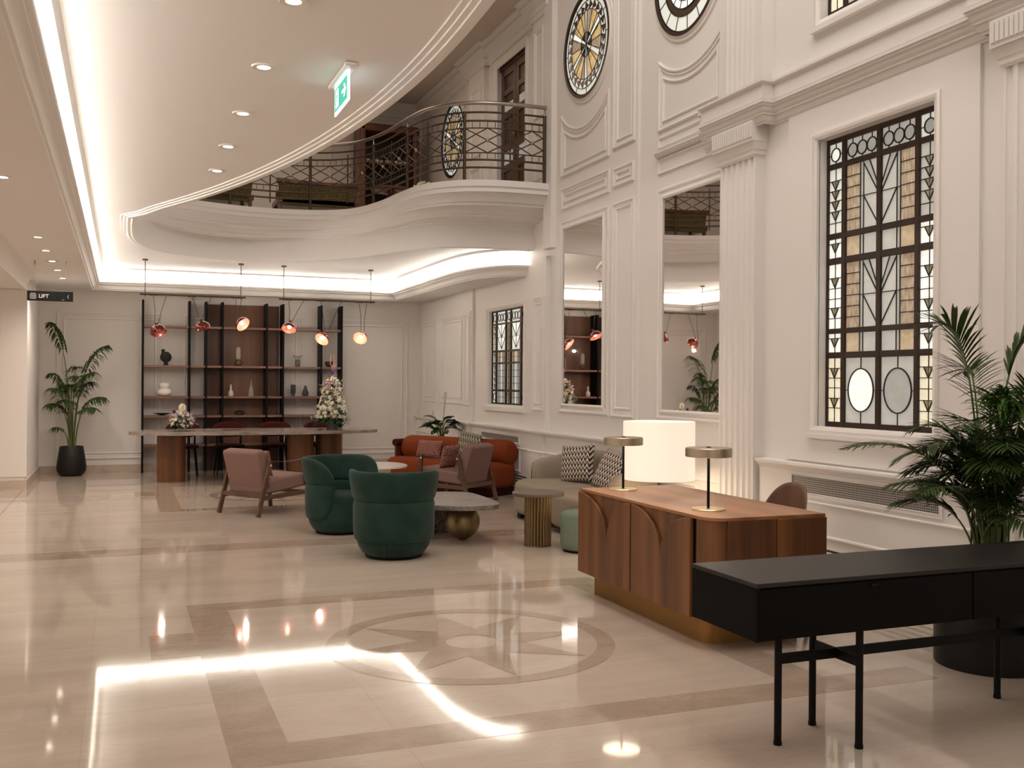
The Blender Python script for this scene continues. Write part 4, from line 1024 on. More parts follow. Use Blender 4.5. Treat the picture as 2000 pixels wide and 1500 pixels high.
t = empty('floor_lamp', 'white glowing drum shade lamp standing behind the walnut desk', 'lamp', loc=(4.42, 7.75, 0))
MB().mat(SHADE).lathe((0, 0, 0), [(.312, .655), (.315, .655), (.315, 1.165), (.312, 1.165), (.310, 1.165), (.310, .655)], 64, closed=True).build('lamp_shade', t, smooth=40)
MB().mat(SHADE).cyl((0, 0), .309, 1.14, 1.145, 48).build('shade_top_diffuser', t)
b = MB().mat(BLKM).cyl((0, 0), .011, .02, 1.1, 14); b.cyl((0, 0), .16, 0, .02, 36); b.tube([(-.31, 0, 1.1), (.31, 0, 1.1)], .004, 6); b.build('stand', t, smooth=50)
MB().mat(BULB).sphere((0, 0, .9), .04).build('bulb', t, smooth=60)
l = point('lamp_glow', (0, 0, .58), 9, (1, .78, .55), .1); l.parent = t

# desk chair
t = empty('desk_chair', 'walnut shell chair tucked behind the reception desk', 'chair', loc=(4.30, 5.93, 0))
def shell(u, v):
    a = (u-.5)*radians(150); z = .44+.345*v; r = .235+.03*v; topcut = (1-abs(2*u-1)**2.6)
    z = .44+(.355*v)*max(.18, topcut)
    return (r*cos(a)*.86-.02, r*sin(a)*1.05, z)
g = MB().mat(WALNC).grid(33, 14, shell); o = g.build('backrest', t, smooth=80); s_ = o.modifiers.new('sol', 'SOLIDIFY'); s_.thickness = .014; s_.offset = 0
MB().mat(BURGD).lathe((0, 0, 0), [(0, .40), (.20, .40), (.23, .42), (.225, .455), (.19, .47), (0, .47)], 32).build('seat', t, smooth=50)
for sx, sy in ((-1, -1), (-1, 1), (1, -1), (1, 1)):
    MB().mat(BLKM).tube([(sx*.15, sy*.15, .41), (sx*.21, sy*.21, 0)], [.016, .011], 10).build('leg', t, smooth=60)

# ================================================================== BLACK CONSOLE
t = empty('console_table', 'long black lacquered console with drawers on thin round metal legs', 'console table', loc=(3.38, 3.465, 0))
hx, hy = 1.105, .235
MB().mat(BLACK).box(-hx, hx, -hy+.012, hy, .505, .712).build('body', t, bevel=.002)
MB().mat(BLKTOP).box(-hx-.001, hx+.001, -hy, hy+.001, .713, .731).build('tabletop', t, bevel=.0025)
for i, (a, c) in enumerate(((-hx+.014, -.02), (-.013, hx-.014))):
    d = MB().mat(BLACK).box(a, c, -hy, -hy+.014, .507, .706).build('drawer', t, bevel=.0015)
    b = MB().mat(BLKM); m_ = (a+c)/2
    b.tube([(m_, -hy, .693), (m_, -hy-.014, .693)], .003, 8); b.tube([(m_-.013, -hy-.014, .693), (m_+.022, -hy-.014, .693)], .0045, 8); b.build('handle', d, smooth=60)
MB().mat(BLACK).box(-hx, -hx+.013, -hy, -hy+.012, .505, .712).build('side_panel', t)
for sx in (-1, 1):
    for px_, py_ in ((.832, 0), (.54, -.15), (.54, .15)):
        g = MB().mat(BLKM).cyl((sx*px_, py_), .0155, .016, .506, 20); g.cyl((sx*px_, py_), .0175, 0, .016, 20); g.build('leg', t, smooth=50)
    MB().mat(BLKM).box(sx*.54-.005, sx*.54+.005, -.15, .15, .335, .378).build('cross_bar', t)
MB().mat(BLKM).box(-.832, .832, -.005, .005, .335, .378).build('stretcher', t)

# ================================================================== SEATING GROUP
def velvet_chair(label, x, y, rz):
    """faces +x locally; opening towards +x"""
    t = empty('tub_armchair', label, 'armchair', 'green velvet tub armchairs', (x, y, 0), rz)
    MB().mat(BLKM).lathe((0, 0, 0), [(0, .0), (.24, 0), (.245, .02), (0, .02)], 48).build('foot_ring', t)
    MB().mat(GREEN).lathe((0, 0, 0), [(0, .02), (.235, .02), (.27, .045), (.305, .10), (.318, .16), (.318, .25), (.315, .33), (.305, .37), (.28, .39), (0, .40)], 56).build('seat', t, smooth=60)
    def band_(z0f, z1f, rc0, rc1, th, A, name, ne=20):
        # superellipse cross-section swept around
        nu, nv = 61, ne
        def fn(u, v):
            a = (u*2-1)*A; e = abs(u*2-1)
            z0, z1 = z0f(e), z1f(e)
            q = max(0., min(1., (e-.92)/.08)); sc = sqrt(max(0, 1-q*q))
            zc, hh = (z0+z1)/2, (z1-z0)/2
            w = th*(max(.12, sc)) if q > 0 else th
            px_, pz = superell(2*pi*v, w/2, hh, 3.6)
            k = (pz/hh+1)/2 if hh else .5
            r = rc0+(rc1-rc0)*k+px_
            return (-r*cos(a)*.98, r*sin(a)*1.0, zc+pz)
        MB().mat(GREEN).grid(nu, nv, fn, cv=True).build(name, t, smooth=70)
    band_(lambda e: .497-.347*max(.03, (1-max(0, (e-.74)/.26)**2.4))**.5, lambda e: .497, .315, .322, .065, radians(128), 'lower_shell')
    band_(lambda e: .490, lambda e: .490+.258*max(.03, (1-max(0, (e-.60)/.40)**2.2))**.5, .320, .362, .068, radians(128), 'backrest')
    b = MB().mat(GREEN)
    b.tube([(-.32, .0, .04), (-.345, 0, .13)], .004, 6); b.build('seam', t)
velvet_chair('green velvet tub armchair seen from behind, in front of the stone coffee table', 2.185, 8.385, radians(62))
velvet_chair('green velvet tub armchair with its open side showing, beside the pink armchair', 2.03, 9.90, radians(-58))

t = empty('coffee_table', 'low grey marble coffee table resting on a bronze ball', 'coffee table', loc=(2.85, 9.0, 0))
cp = [(.45, -.15), (.41, -.33), (.31, -.46), (.08, -.47), (-.12, -.38), (-.25, -.22), (-.35, .15), (-.30, .50), (0, .74), (.28, .745), (.44, .60), (.46, .2)]
cpS = smooth_pts(cp+[cp[0]], 5)[:-1]
MB().mat(GREYM).prism(cpS, XY, .338, .38).build('tabletop', t, smooth=40, bevel=.004)
MB().mat(BALLB).sphere((.18, .06, .1695), .1695, 40, 26).build('ball_leg', t, smooth=80)
MB().mat(DARKM).obox((-.02, .48, .169), (1, .12, 0), (-.12, 1, 0), (0, 0, 1), .20, .04, .169).build('slab_leg', t, bevel=.004)

t = empty('side_table', 'small round side table with a fluted bronze drum base', 'side table', loc=(3.575, 8.49, 0))
MB().mat(mat('taupe_top', (.13, .095, .068), .45)).lathe((0, 0, 0), [(0, .462), (.235, .462), (.24, .467), (.24, .488), (.235, .493), (0, .494)], 56).build('tabletop', t, smooth=35)
n = 24; pts = []
for i in range(n):
    for k_ in range(6):
        a = 2*pi*(i+k_/6)/n; r = .112+.012*abs(sin(pi*k_/6))**.6; pts.append((r*cos(a), r*sin(a)))
b = MB().mat(FLUTEB).prism(pts, XY, .012, .462); b.cyl((0, 0), .126, 0, .012, 40); b.build('fluted_base', t, smooth=35)

t = empty('pouf', 'round mint green fabric pouf beside the walnut desk', 'pouf', loc=(3.86, 8.09, 0))
MB().mat(MINT).lathe((0, 0, 0), [(0, .02), (.195, .02), (.212, .035), (.217, .08), (.217, .31), (.208, .338), (.185, .352), (0, .356)], 48).build('cushion', t, smooth=60)
MB().mat(BLKM).cyl((0, 0), .19, 0, .02, 40).build('base', t)

# beige sofa
t = empty('beige_sofa', 'beige curved two seat sofa against the panelled wall', 'sofa', loc=(4.50, 9.42, 0))
def blob_prism(pts, z0, z1, rr, mt, name, par, nz=8, dome=.0):
    """soft extruded outline with rounded top & bottom edges"""
    P = pts; c = (sum(p[0] for p in P)/len(P), sum(p[1] for p in P)/len(P)); rings = []
    prof = [(rr, z0)]+[(rr-rr*sin(pi/2*i/5), z0+rr-rr*cos(pi/2*i/5)) for i in range(1, 6)]+[(rr-rr*cos(pi/2*i/5), z1-rr+rr*sin(pi/2*i/5)) for i in range(0, 6)]
    vs = []; n = len(P)
    for ins, z in prof: vs += [(*q, z) for q in offset(P, ins, True)]
    for k_ in (.6, .3): vs += [(c[0]+(q[0]-c[0])*k_, c[1]+(q[1]-c[1])*k_, z1+dome*(1-k_*k_)) for q in offset(P, rr, True)]
    m_ = len(prof)+2
    fs = [(i*n+j, i*n+(j+1) % n, (i+1)*n+(j+1) % n, (i+1)*n+j) for i in range(m_-1) for j in range(n)]
    b = MB().mat(mt).add(vs, fs); b.add([(c[0], c[1], z1+dome)], []); k0 = (m_-1)*n; ce = len(b.v)-1
    for j in range(n): b.f.append((k0+j, k0+(j+1) % n, ce)); b.m.append(b.cur)
    b.f.append(tuple(range(n))[::-1]); b.m.append(b.cur)
    return b.build(name, par, smooth=70)
s1 = rrect(-.46, .42, .0, 1.02, .20, 8); s2 = rrect(-.47, .42, -1.02, .0, .20, 8)
def ccw(P): return P
blob_prism(rrect(-.455, .42, -.03, 1.03, .22, 8), .05, .42, .07, BEIGE, 'seat', t, dome=.02)
blob_prism(rrect(-.47, .42, -1.03, -.01, .22, 8), .05, .40, .07, BEIGE, 'seat', t, dome=.02)
pathb = smooth_pts([(-.20, .99), (.02, 1.0), (.26, .90), (.37, .62), (.385, .2), (.385, -.2), (.37, -.62), (.24, -.92), (0, -1.01), (-.24, -1.0)], 6)
pathb = resample(pathb, 70)
def sb(u, v):
    i = u*69; k_ = min(int(i), 68); f_ = i-k_; x = pathb[k_][0]+(pathb[k_+1][0]-pathb[k_][0])*f_; y = pathb[k_][1]+(pathb[k_+1][1]-pathb[k_][1])*f_
    dx, dy = pathb[k_+1][0]-pathb[k_][0], pathb[k_+1][1]-pathb[k_][1]; l_ = sqrt(dx*dx+dy*dy); nx, ny = -dy/l_, dx/l_
    e = abs(2*u-1); h = .76-.15*max(0, (e-.45)/.55)**1.3; z0 = .30
    q = max(0, (e-.93)/.07); sc = sqrt(max(.0, 1-q*q)); hh = (h-z0)/2*(.75+.25*sc); w = .20*max(.08, sc)
    a, b_ = superell(2*pi*v, w/2, hh, 3.2)
    return (x+nx*a, y+ny*a, z0+hh+b_)
MB().mat(BEIGE).grid(70, 24, sb, cv=True).build('backrest', t, smooth=70)
blob_prism(rrect(-.02, .20, .05, .52, .1, 6), .42, .47, .02, BEIGE, 'x', t) if False else None
for x, y in ((-.36, .88), (-.36, -.88), (.3, .88), (.3, -.88)): MB().mat(BLKM).box(x-.03, x+.03, y-.05, y+.05, 0, .06).build('foot', t)

def pillow(name, label, mt, w, h, th, loc, rot, group=None, trimm=None):
    """square cushion in local XZ plane"""
    n = 17
    def half(s):
        def fn(u, v):
            x, z = (u*2-1), (v*2-1); ex = (1-x**4)*(1-z**4); pinch = 1-.07*(x*x*z*z)*0
            k_ = 1-.06*(1-abs(x))**0*(1-z*z)*abs(x)**3; k2 = 1-.06*(1-x*x)*abs(z)**3
            return (x*w/2*k_, s*th/2*max(0, ex)**.55, z*h/2*k2)
        return fn
    b = MB().mat(mt).grid(n, n, half(1)); b.grid(n, n, half(-1))
    o = b.build(name, None, smooth=80, loc=loc); o.rotation_euler = rot
    tag(o, label, 'cushion', group); return o

# orange sofa
F = Vector((4.40, 12.12)); Ld = Vector((-.5, .866)); Dd = Vector((.866, .5))
t = empty('orange_sofa', 'rust orange sofa with a round bolster back near the peace lily', 'sofa', loc=(4.40, 12.12, 0), rz=atan2(Ld.y, Ld.x))
# local x along length (0..1.9), local y negative = towards the back (Dd)
LS = 1.95
blob_prism(rrect(0, LS, -.66, .0, .16, 8), .10, .44, .09, ORANGE, 'seat', t, dome=.015)
MB().mat(BURGD).box(.06, LS-.06, -.62, -.04, .0, .11).build('base', t, bevel=.01)
prof = [(0, 0)]+[(.185*sin(pi/2*i/6)**.8, .06*(1-cos(pi/2*i/6))) for i in range(1, 7)]
b = MB().mat(ORANGE)
rr_ = [(0.0, .0), (.13, .012), (.17, .04), (.19, .09)]
tub = [(0.0, -.50, .555), (.012, -.50, .555), (.04, -.50, .555), (.09, -.50, .555), (LS-.09, -.50, .555), (LS-.04, -.50, .555), (LS-.012, -.50, .555), (LS, -.50, .555)]
b.tube(tub, [.10, .14, .165, .18, .18, .165, .14, .10], 36)
b.build('bolster_back', t, smooth=50)
MB().mat(MAHO).box(LS+.0, LS+.035, -.62, -.02 -.25, .04, .60).build('side_panel', t, bevel=.01)
MB().mat(BURG).tube([(LS+.02, -.66, .63), (LS+.02, -.26, .63)], .05, 20).build('arm_roll', t, smooth=60)
# pink lounge chairs
def lounge(label, x, y, rz, grp='dusty pink lounge armchairs'):
    t = empty('lounge_armchair', label, 'armchair', grp, (x, y, 0), rz)
    b = MB().mat(PINK).obox((.05, 0, .335), (1, 0, .09), (0, 1, 0), (-.09, 0, 1), .335, .285, .075); b.build('seat', t, bevel=.025, segs=3, smooth=40)
    ax = Vector((-.28, 0, 1)).normalized(); az = Vector((1, 0, .28)).normalized()
    def bc(u, v):  # back cushion as superellipse loft
        pass
    b = MB().mat(PINK).obox(Vector((-.27, 0, .50)), az, (0, 1, 0), ax, .065, .285, .235); b.build('backrest', t, bevel=.03, segs=3, smooth=40)
    for s in (-1, 1):
        yy = .325*s
        rl_ = MB().mat(OAKD).obox(Vector((-.305, yy, .31)), (1, 0, -.27), (0, 1, 0), (.27, 0, 1), .027, .016, .318); rl_.build('leg', t, bevel=.008)
        fl_ = MB().mat(OAKD).obox(Vector((.345, yy, .30)), (1, 0, .09), (0, 1, 0), (-.09, 0, 1), .026, .016, .30); fl_.build('leg', t, bevel=.008)
        MB().mat(OAKD).obox(Vector((.0, yy, .215)), (1, 0, .03), (0, 1, 0), (-.03, 0, 1), .345, .014, .025).build('side_rail', t, bevel=.005)
        pts_ = [(-.22+.54*k_/8, yy*1.0, .605-.03*sin(pi*k_/8)) for k_ in range(9)]
        s_ = MB().mat(LEATH).grid(9, 2, lambda u, v, yy=yy: (-.22+.54*u, yy+(v-.5)*.045, .615-.022*sin(pi*u))); o = s_.build('armrest', t); q = o.modifiers.new('sol', 'SOLIDIFY'); q.thickness = .007
        kb = MB().mat(SATB).sphere((-.225, yy+s*.017, .56), .013, 10, 8); kb.sphere((.315, yy+s*.017, .55), .013, 10, 8); kb.build('brass_bolt', t, smooth=60)
    b = MB().mat(OAKD).box(-.345, -.315, -.31, .31, .20, .25); b.box(.32, .35, -.31, .31, .20, .24); b.build('cross_rail', t, bevel=.005)
lounge('dusty pink lounge armchair with dark wooden frame, in front of the long dining table', 1.53, 11.70, atan2(.563, .826))
lounge('dusty pink lounge armchair with dark wooden frame, in front of the orange sofa', 3.94, 12.0, atan2(.78, -.62))
pillow('scatter_cushion', 'small red tweed cushion on the armchair by the dining table', TWEED, .34, .30, .10, (1.45, 11.60, .57), (radians(-12), 0, atan2(.563, .826)+pi/2+.15), 'tweed cushions')
pillow('scatter_cushion', 'small brown tweed cushion on the armchair facing the orange sofa', TWEED, .34, .30, .11, (3.87, 12.10, .56), (radians(-14), 0, atan2(.78, -.62)+pi/2), 'tweed cushions')
oc = lambda a, b_: (F.x+Ld.x*a+Dd.x*b_, F.y+Ld.y*a+Dd.y*b_)
pillow('scatter_cushion', 'oblong red tweed cushion lying on the orange sofa', TWEED, .46, .26, .11, (*oc(1.28, .25), .565), (radians(-16), 0, atan2(Ld.y, Ld.x)+pi), 'tweed cushions')
pillow('scatter_cushion', 'sage patterned square cushion on the orange sofa behind the pink armchair', ZIG2, .40, .40, .12, (*oc(.52, .22), .635), (radians(-14), radians(8), atan2(Ld.y, Ld.x)+pi))
pillow('scatter_cushion', 'black and white chevron cushion standing upright on the beige sofa', ZIG, .44, .42, .14, (4.56, 9.74, .63), (radians(-12), radians(-6), radians(-62)), 'chevron cushions on the beige sofa')
pillow('scatter_cushion', 'black and white chevron cushion partly hidden by the disc desk lamp stem', ZIG, .44, .42, .14, (4.56, 8.93, .61), (radians(-24), radians(10), radians(-80)), 'chevron cushions on the beige sofa')

t = empty('occasional_table', 'low white marble table between the two pink armchairs', 'coffee table', loc=(2.86, 12.35, 0))
MB().mat(WHITEM).prism([(p[0]*.50, p[1]*.46) for p in [superell(2*pi*i/48, 1, 1, 2.6) for i in range(48)]], XY, .43, .455).build('tabletop', t, smooth=40, bevel=.003)
MB().mat(WHITEM).box(-.05, .30, -.05, .05, 0, .43).build('leg', t, bevel=.004)

# ================================================================== DINING TABLE, CHAIRS
t = empty('dining_table', 'long oval stone dining table on walnut drum legs in front of the shelves', 'table', loc=(1.925, 15.62, 0))
out = []
for i in range(80):
    x, y = superell(2*pi*i/80, 1.84, .62, 2.7); out.append((x, y))
MB().mat(TABLEM).prism(out, XY, .705, .752).build('tabletop', t, smooth=40, bevel=.006)
for x, y in ((-1.245, .06), (.65, .02), (1.13, .20)):
    cap = [(x+q[0], y+q[1]) for q in [superell(2*pi*i/48, .205, .19, 2.8) for i in range(48)]]
    MB().mat(WALN).prism(cap, XY, 0, .705).build('drum_leg', t, smooth=40)
def dining_chair(x, label, y=16.50):
    t = empty('dining_chair', label, 'chair', 'burgundy dining chairs behind the oval table', (x, y, 0))
    MB().mat(BURGD).lathe((0, 0, 0), [(0, .43), (.21, .43), (.235, .445), (.235, .475), (.20, .492), (0, .495)], 32, ey=.95).build('seat', t, smooth=50)
    def fn(u, v):
        a = (u-.5)*radians(130); e = abs(2*u-1); w = .03*sqrt(max(.02, 1-max(0, (e-.9)/.1)**2)); hh = .125*sqrt(max(.02, 1-e**2.4))
        p_, q_ = superell(2*pi*v, w, hh, 2.6); r = .26+p_; return (r*sin(a)*1.05, r*cos(a)*.85+.0, .725+q_-.01)
    MB().mat(BURG).grid(31, 16, fn, cv=True).build('backrest', t, smooth=70)
    for s in (-1, 1):
        MB().mat(BLKM).tube([(s*.17, -.15, .44), (s*.21, -.20, 0)], [.018, .012], 10).build('leg', t, smooth=60)
        MB().mat(BLKM).tube([(s*.19, .17, .70), (s*.18, .15, .44), (s*.22, .22, 0)], [.012, .018, .012], 10).build('leg', t, smooth=60)
for x, lb in ((.89, 'burgundy dining chair behind the small round bouquet'), (1.60, 'burgundy dining chair in front of the walnut back panel, beside the small bouquet'),
              (2.32, 'burgundy dining chair halfway between the two bouquets'), (3.05, 'burgundy dining chair behind the tall bouquet')): dining_chair(x, lb)

# ================================================================== SHELVES
t = empty('shelving_unit', 'tall open shelving with black uprights, walnut shelves and a walnut centre panel', 'shelving', loc=(1.93, 17.3, 0)); sx0 = 1.93
ups = [.30, 1.018, 1.28, 1.54, 2.257, 2.53, 3.175, 3.525]
for x in ups: MB().mat(BLKM).box(x-sx0-.016, x-sx0+.016, -.15, .16, 0, 2.80).build('upright', t)
MB().mat(WALND).box(1.30-sx0, 2.50-sx0, .165, .18, .0, 2.78).build('back_panel', t)
for z in (2.39, 1.745, 1.24, .925, .45):
    MB().mat(WALNS).box(.31-sx0, 3.52-sx0, -.14, .155, z-.035, z).build('shelf', t, bevel=.002)
def vase(name, label, mt, x, z, prof, cat='vase', n=28, y=17.28, grp=None):
    t_ = MB().mat(mt).lathe((0, 0, 0), prof, n).build(name, None, smooth=60, loc=(x, y, z)); tag(t_, label, cat, grp); return t_
t = empty('ring_vase', 'round black disc vase with an offset neck on the second shelf', 'vase', loc=(.655, 17.28, 1.745))
MB().mat(BVASE).sphere((0, 0, .135), .088, 28, 18, (1, .45, 1)).build('body', t, smooth=70)
b = MB().mat(BVASE).box(-.07, -.015, -.022, .022, .18, .262); b.build('neck', t, bevel=.006); MB().mat(BVASE).lathe((0, 0, 0), [(0, 0), (.045, 0), (.03, .03), (.035, .07)], 20).build('foot', t, smooth=50)
vase('bubble_vase', 'white ceramic vase made of two stacked round bulbs', WVASE, .635, 1.24, [(0, 0), (.07, 0), (.11, .03), (.118, .065), (.10, .105), (.065, .125), (.075, .14), (.088, .17), (.08, .205), (.05, .22), (.04, .222), (.035, .20), (0, .19)])
vase('leaf_dish', 'flat dark leaf shaped dish behind the small bouquet', BVASE, .60, .925, [(0, .004), (.02, .003), (.09, .02), (.14, .035), (.142, .037), (.09, .026), (0, .012)], 'dish')
vase('lantern_vase', 'tall clear glass vase with dark amber round bottom on the walnut panel', GLA, 1.805, 1.745, [(0, 0), (.045, 0), (.062, .02), (.064, .06), (.045, .095), (.03, .105), (0, .106)])
vase('glass_chimney', 'clear ribbed glass cylinder standing on the amber glass base', GLC, 1.805, 1.8515, [(0, 0), (.032, .0), (.042, .03), (.042, .16), (.03, .19), (.032, .21), (.028, .21), (.026, .19), (.036, .16), (.036, .03), (0, .01)], 'glass')
vase('bottle_vase', 'small blush ceramic bottle vase on the walnut panel shelf', PVASE, 1.685, 1.24, [(0, 0), (.042, 0), (.044, .01), (.044, .07), (.034, .09), (.018, .105), (.015, .19), (.017, .195), (.012, .195), (0, .19)])
vase('glass_bottle', 'clear tapered glass bottle beside the blush bottle vase', GLC, 2.018, 1.24, [(0, 0), (.045, 0), (.046, .02), (.04, .10), (.028, .15), (.012, .185), (.014, .20), (.007, .22), (.008, .27), (.006, .27), (.004, .22), (0, .2)], 'bottle')
t_ = MB().mat(BVASE).tube([(.05*cos(2*pi*i/24), 0, .053+.045*sin(2*pi*i/24)) for i in range(24)], .026, 10, closed=True).build('ring_ornament', None, smooth=60, loc=(1.828, 17.28, .925)); tag(t_, 'dark ring shaped ornament low on the walnut panel', 'ornament'); t_.scale = (1.15, 1.2, .68); t_.location.z = .942-.0185
vase('winged_vase', 'grey green glass vase with a wide flared clear rim', GLGN, 2.79, 1.745, [(0, 0), (.038, 0), (.04, .01), (.04, .10), (.032, .125), (0, .126)])
vase('flared_rim', 'clear flared glass rim standing on the grey green vase', GLC, 2.79, 1.8715, [(.0, 0), (.03, .0), (.045, .02), (.085, .065), (.088, .07), (.04, .026), (0, .01)], 'glass')
vase('glass_beaker', 'smoky grey glass beaker on a short foot', GLS, 2.717, 1.24, [(0, 0), (.03, 0), (.032, .01), (.018, .02), (.036, .04), (.044, .07), (.044, .20), (.040, .20), (.04, .07), (0, .05)])
vase('teardrop_vase', 'smoky blue glass teardrop vase beside the grey beaker', GLS, 2.925, 1.24, [(0, 0), (.042, 0), (.058, .025), (.055, .06), (.03, .13), (.02, .185), (.017, .185), (.026, .13), (.05, .06), (0, .02)])
vase('glass_bowl', 'small dark glass bowl on the shelf above the tall bouquet', GLA, 3.33, 1.745, [(0, .002), (.025, 0), (.05, .03), (.07, .065), (.06, .10), (.056, .10), (.064, .065), (.044, .034), (0, .01)], 'bowl')

# ================================================================== PENDANTS
def pendant_rail(label, x0, x1, rods, lamps):
    cx = (x0+x1)/2; Yp = 15.56; zr = 2.757
    t = empty('pendant_light', label, 'pendant light', 'rail pendant lights over the dining table', (cx, Yp, ZU))
    L = lambda x, y, z: (x-cx, y-Yp, z-ZU)
    MB().mat(RAILB).tube([L(x0, Yp, zr), L(x1, Yp, zr)], .0125, 10).build('rail', t, smooth=60)
    for x in rods:
        MB().mat(RAILB).tube([L(x, Yp, zr-.03), L(x, Yp, ZU-.02)], .006, 8).build('rod', t, smooth=60)
        MB().mat(RAILB).tube([L(x, Yp, ZU-.022), L(x, Yp, ZU)], .04, 20).build('canopy', t, smooth=40)
    for (x, z, dx, dy, dz, ax, bx) in lamps:
        d = Vector((dx, dy, dz)).normalized(); c = Vector(L(x, Yp, z)); up = d.orthogonal().normalized(); si = d.cross(up)
        q = Matrix((up, si, -d)).transposed()
        def tr_(b_, o_=c, q=q):
            b_.v = [tuple(o_+q@Vector(v)) for v in b_.v]; return b_
        R_ = .116
        pr_o = [(R_*sin(a), R_*cos(a)*.92) for a in [pi/2*i/8 for i in range(9)]]
        sh = tr_(MB().mat(COPPER).lathe((0, 0, -.05), [(0.002, R_*.92)]+pr_o[1:], 28)).build('lamp_shade', t, smooth=70)
        tr_(MB().mat(COPPERIN).lathe((0, 0, -.05), [(R_*.965*sin(a), R_*cos(a)*.88) for a in [pi/2*i/8 for i in range(9)]], 28)).build('shade_lining', sh, smooth=70)
        tr_(MB().mat(COPPER).tube([(0, 0, .05), (0, 0, .105)], .021, 16)).build('lamp_holder', sh, smooth=50)
        tr_(MB().mat(BULB).sphere((0, 0, -.005), .028, 14, 10)).build('bulb', sh, smooth=60)
        top_ = c - d*.10
        for j, xx in enumerate((ax, bx)):
            p0 = Vector(L(xx, Yp, zr)); MB().mat(CABLE).tube([p0, p0*.5+top_*.5+Vector((0, 0, -.004)), top_+Vector(((j-.5)*.05, 0, 0))], .004, 6).build('cable', t)
        loop = [L(ax+.02*k_, Yp-.016, zr-.018*abs(sin(k_*.9))) for k_ in range(-4, 5)]
        MB().mat(CABLE).tube(loop, .004, 6).build('cable_loop', t)
pendant_rail('black pendant rail with three copper lamps, over the small bouquet', .225, 1.729, (.297, 1.658),
    [(.475, 2.25, .22, .75, -.75, .41, .60), (1.10, 2.325, .25, .35, -.9, .95, 1.235), (1.665, 2.375, .55, -.65, -.6, 1.58, 1.675)])
pendant_rail('black pendant rail with three copper lamps, over the tall bouquet', 2.225, 3.72, (2.297, 3.655),
    [(2.385, 2.335, -.25, -.45, -.85, 2.37, 2.61), (2.905, 2.18, -.6, -.55, -.65, 2.86, 3.19), (3.50, 2.21, -.45, -.75, -.6, 3.47, 3.59)])
for x, z in ((.55, 2.12), (1.75, 2.27), (2.84, 2.07), (3.44, 2.10)): point('pendant_glow', (x, 15.43, z-.03), 7.5, (1, .84, .70), .02)

# ================================================================== PLANTS & FLOWERS
def frond(F_, S_, base, az, h, reach, droop, nl, ll, wd=.012, dlr=(.30, .35), b1=1.06, bare=.25, stem_r=.006, fold=.5, seed=0):
    """arching palm frond; F_ leaflet builder, S_ stem builder"""
    rr_ = random.Random(seed)
    d = Vector((cos(az), sin(az), 0)); P = []
    N_ = 16; B0 = Vector(base); B1 = B0+d*reach*.10+Vector((0, 0, h*b1)); B2 = B0+d*reach+Vector((0, 0, h*(1-droop)))
    for i in range(N_+1):
        t_ = i/N_
        P.append(B0*(1-t_)**2+B1*2*t_*(1-t_)+B2*t_*t_)
    S_.tube(P, [stem_r*(1-.8*i/N_)+.0012 for i in range(N_+1)], 5)
    for k_ in range(nl):
        dl = dlr[0]+dlr[1]*rr_.random()
        t_ = bare+(1-bare)*(k_+.5)/nl; f_ = t_*N_; i = min(int(f_), N_-1); p = P[i].lerp(P[i+1], f_-i); tg = (P[i+1]-P[i]).normalized()
        sd = tg.cross(Vector((0, 0, 1)));
        if sd.length < .1: sd = tg.cross(d)
        sd.normalize(); nrm = sd.cross(tg).normalized()
        L_ = ll*(sin(pi*min(1, (.12+.88*(k_+.5)/nl)))**.55)*(1-.25*(k_/nl))*rr_.uniform(.88, 1.1)
        for s in (-1, 1):
            dr = (sd*s*1.0+tg*(.75+.6*k_/nl)+nrm*(fold*.35)).normalized()
            q0 = p; M_ = []
            for j in range(5):
                u = j/4; c = q0+dr*L_*u+Vector((0, 0, -L_*dl*u*u)); wj = wd*(sin(pi*(.12+.86*u))**.7) if j < 4 else .0006
                ax_ = dr.cross(Vector((0, 0, 1))).normalized() if abs(dr.z) < .97 else sd
                M_.append((c-ax_*wj+Vector((0, 0, wj*.35)), c, c+ax_*wj+Vector((0, 0, wj*.35))))
            vs = [v for tri in M_ for v in tri]; fs = []
            for j in range(4):
                a = j*3; fs += [(a, a+1, a+4, a+3), (a+1, a+2, a+5, a+4)]
            F_.add(vs, fs)
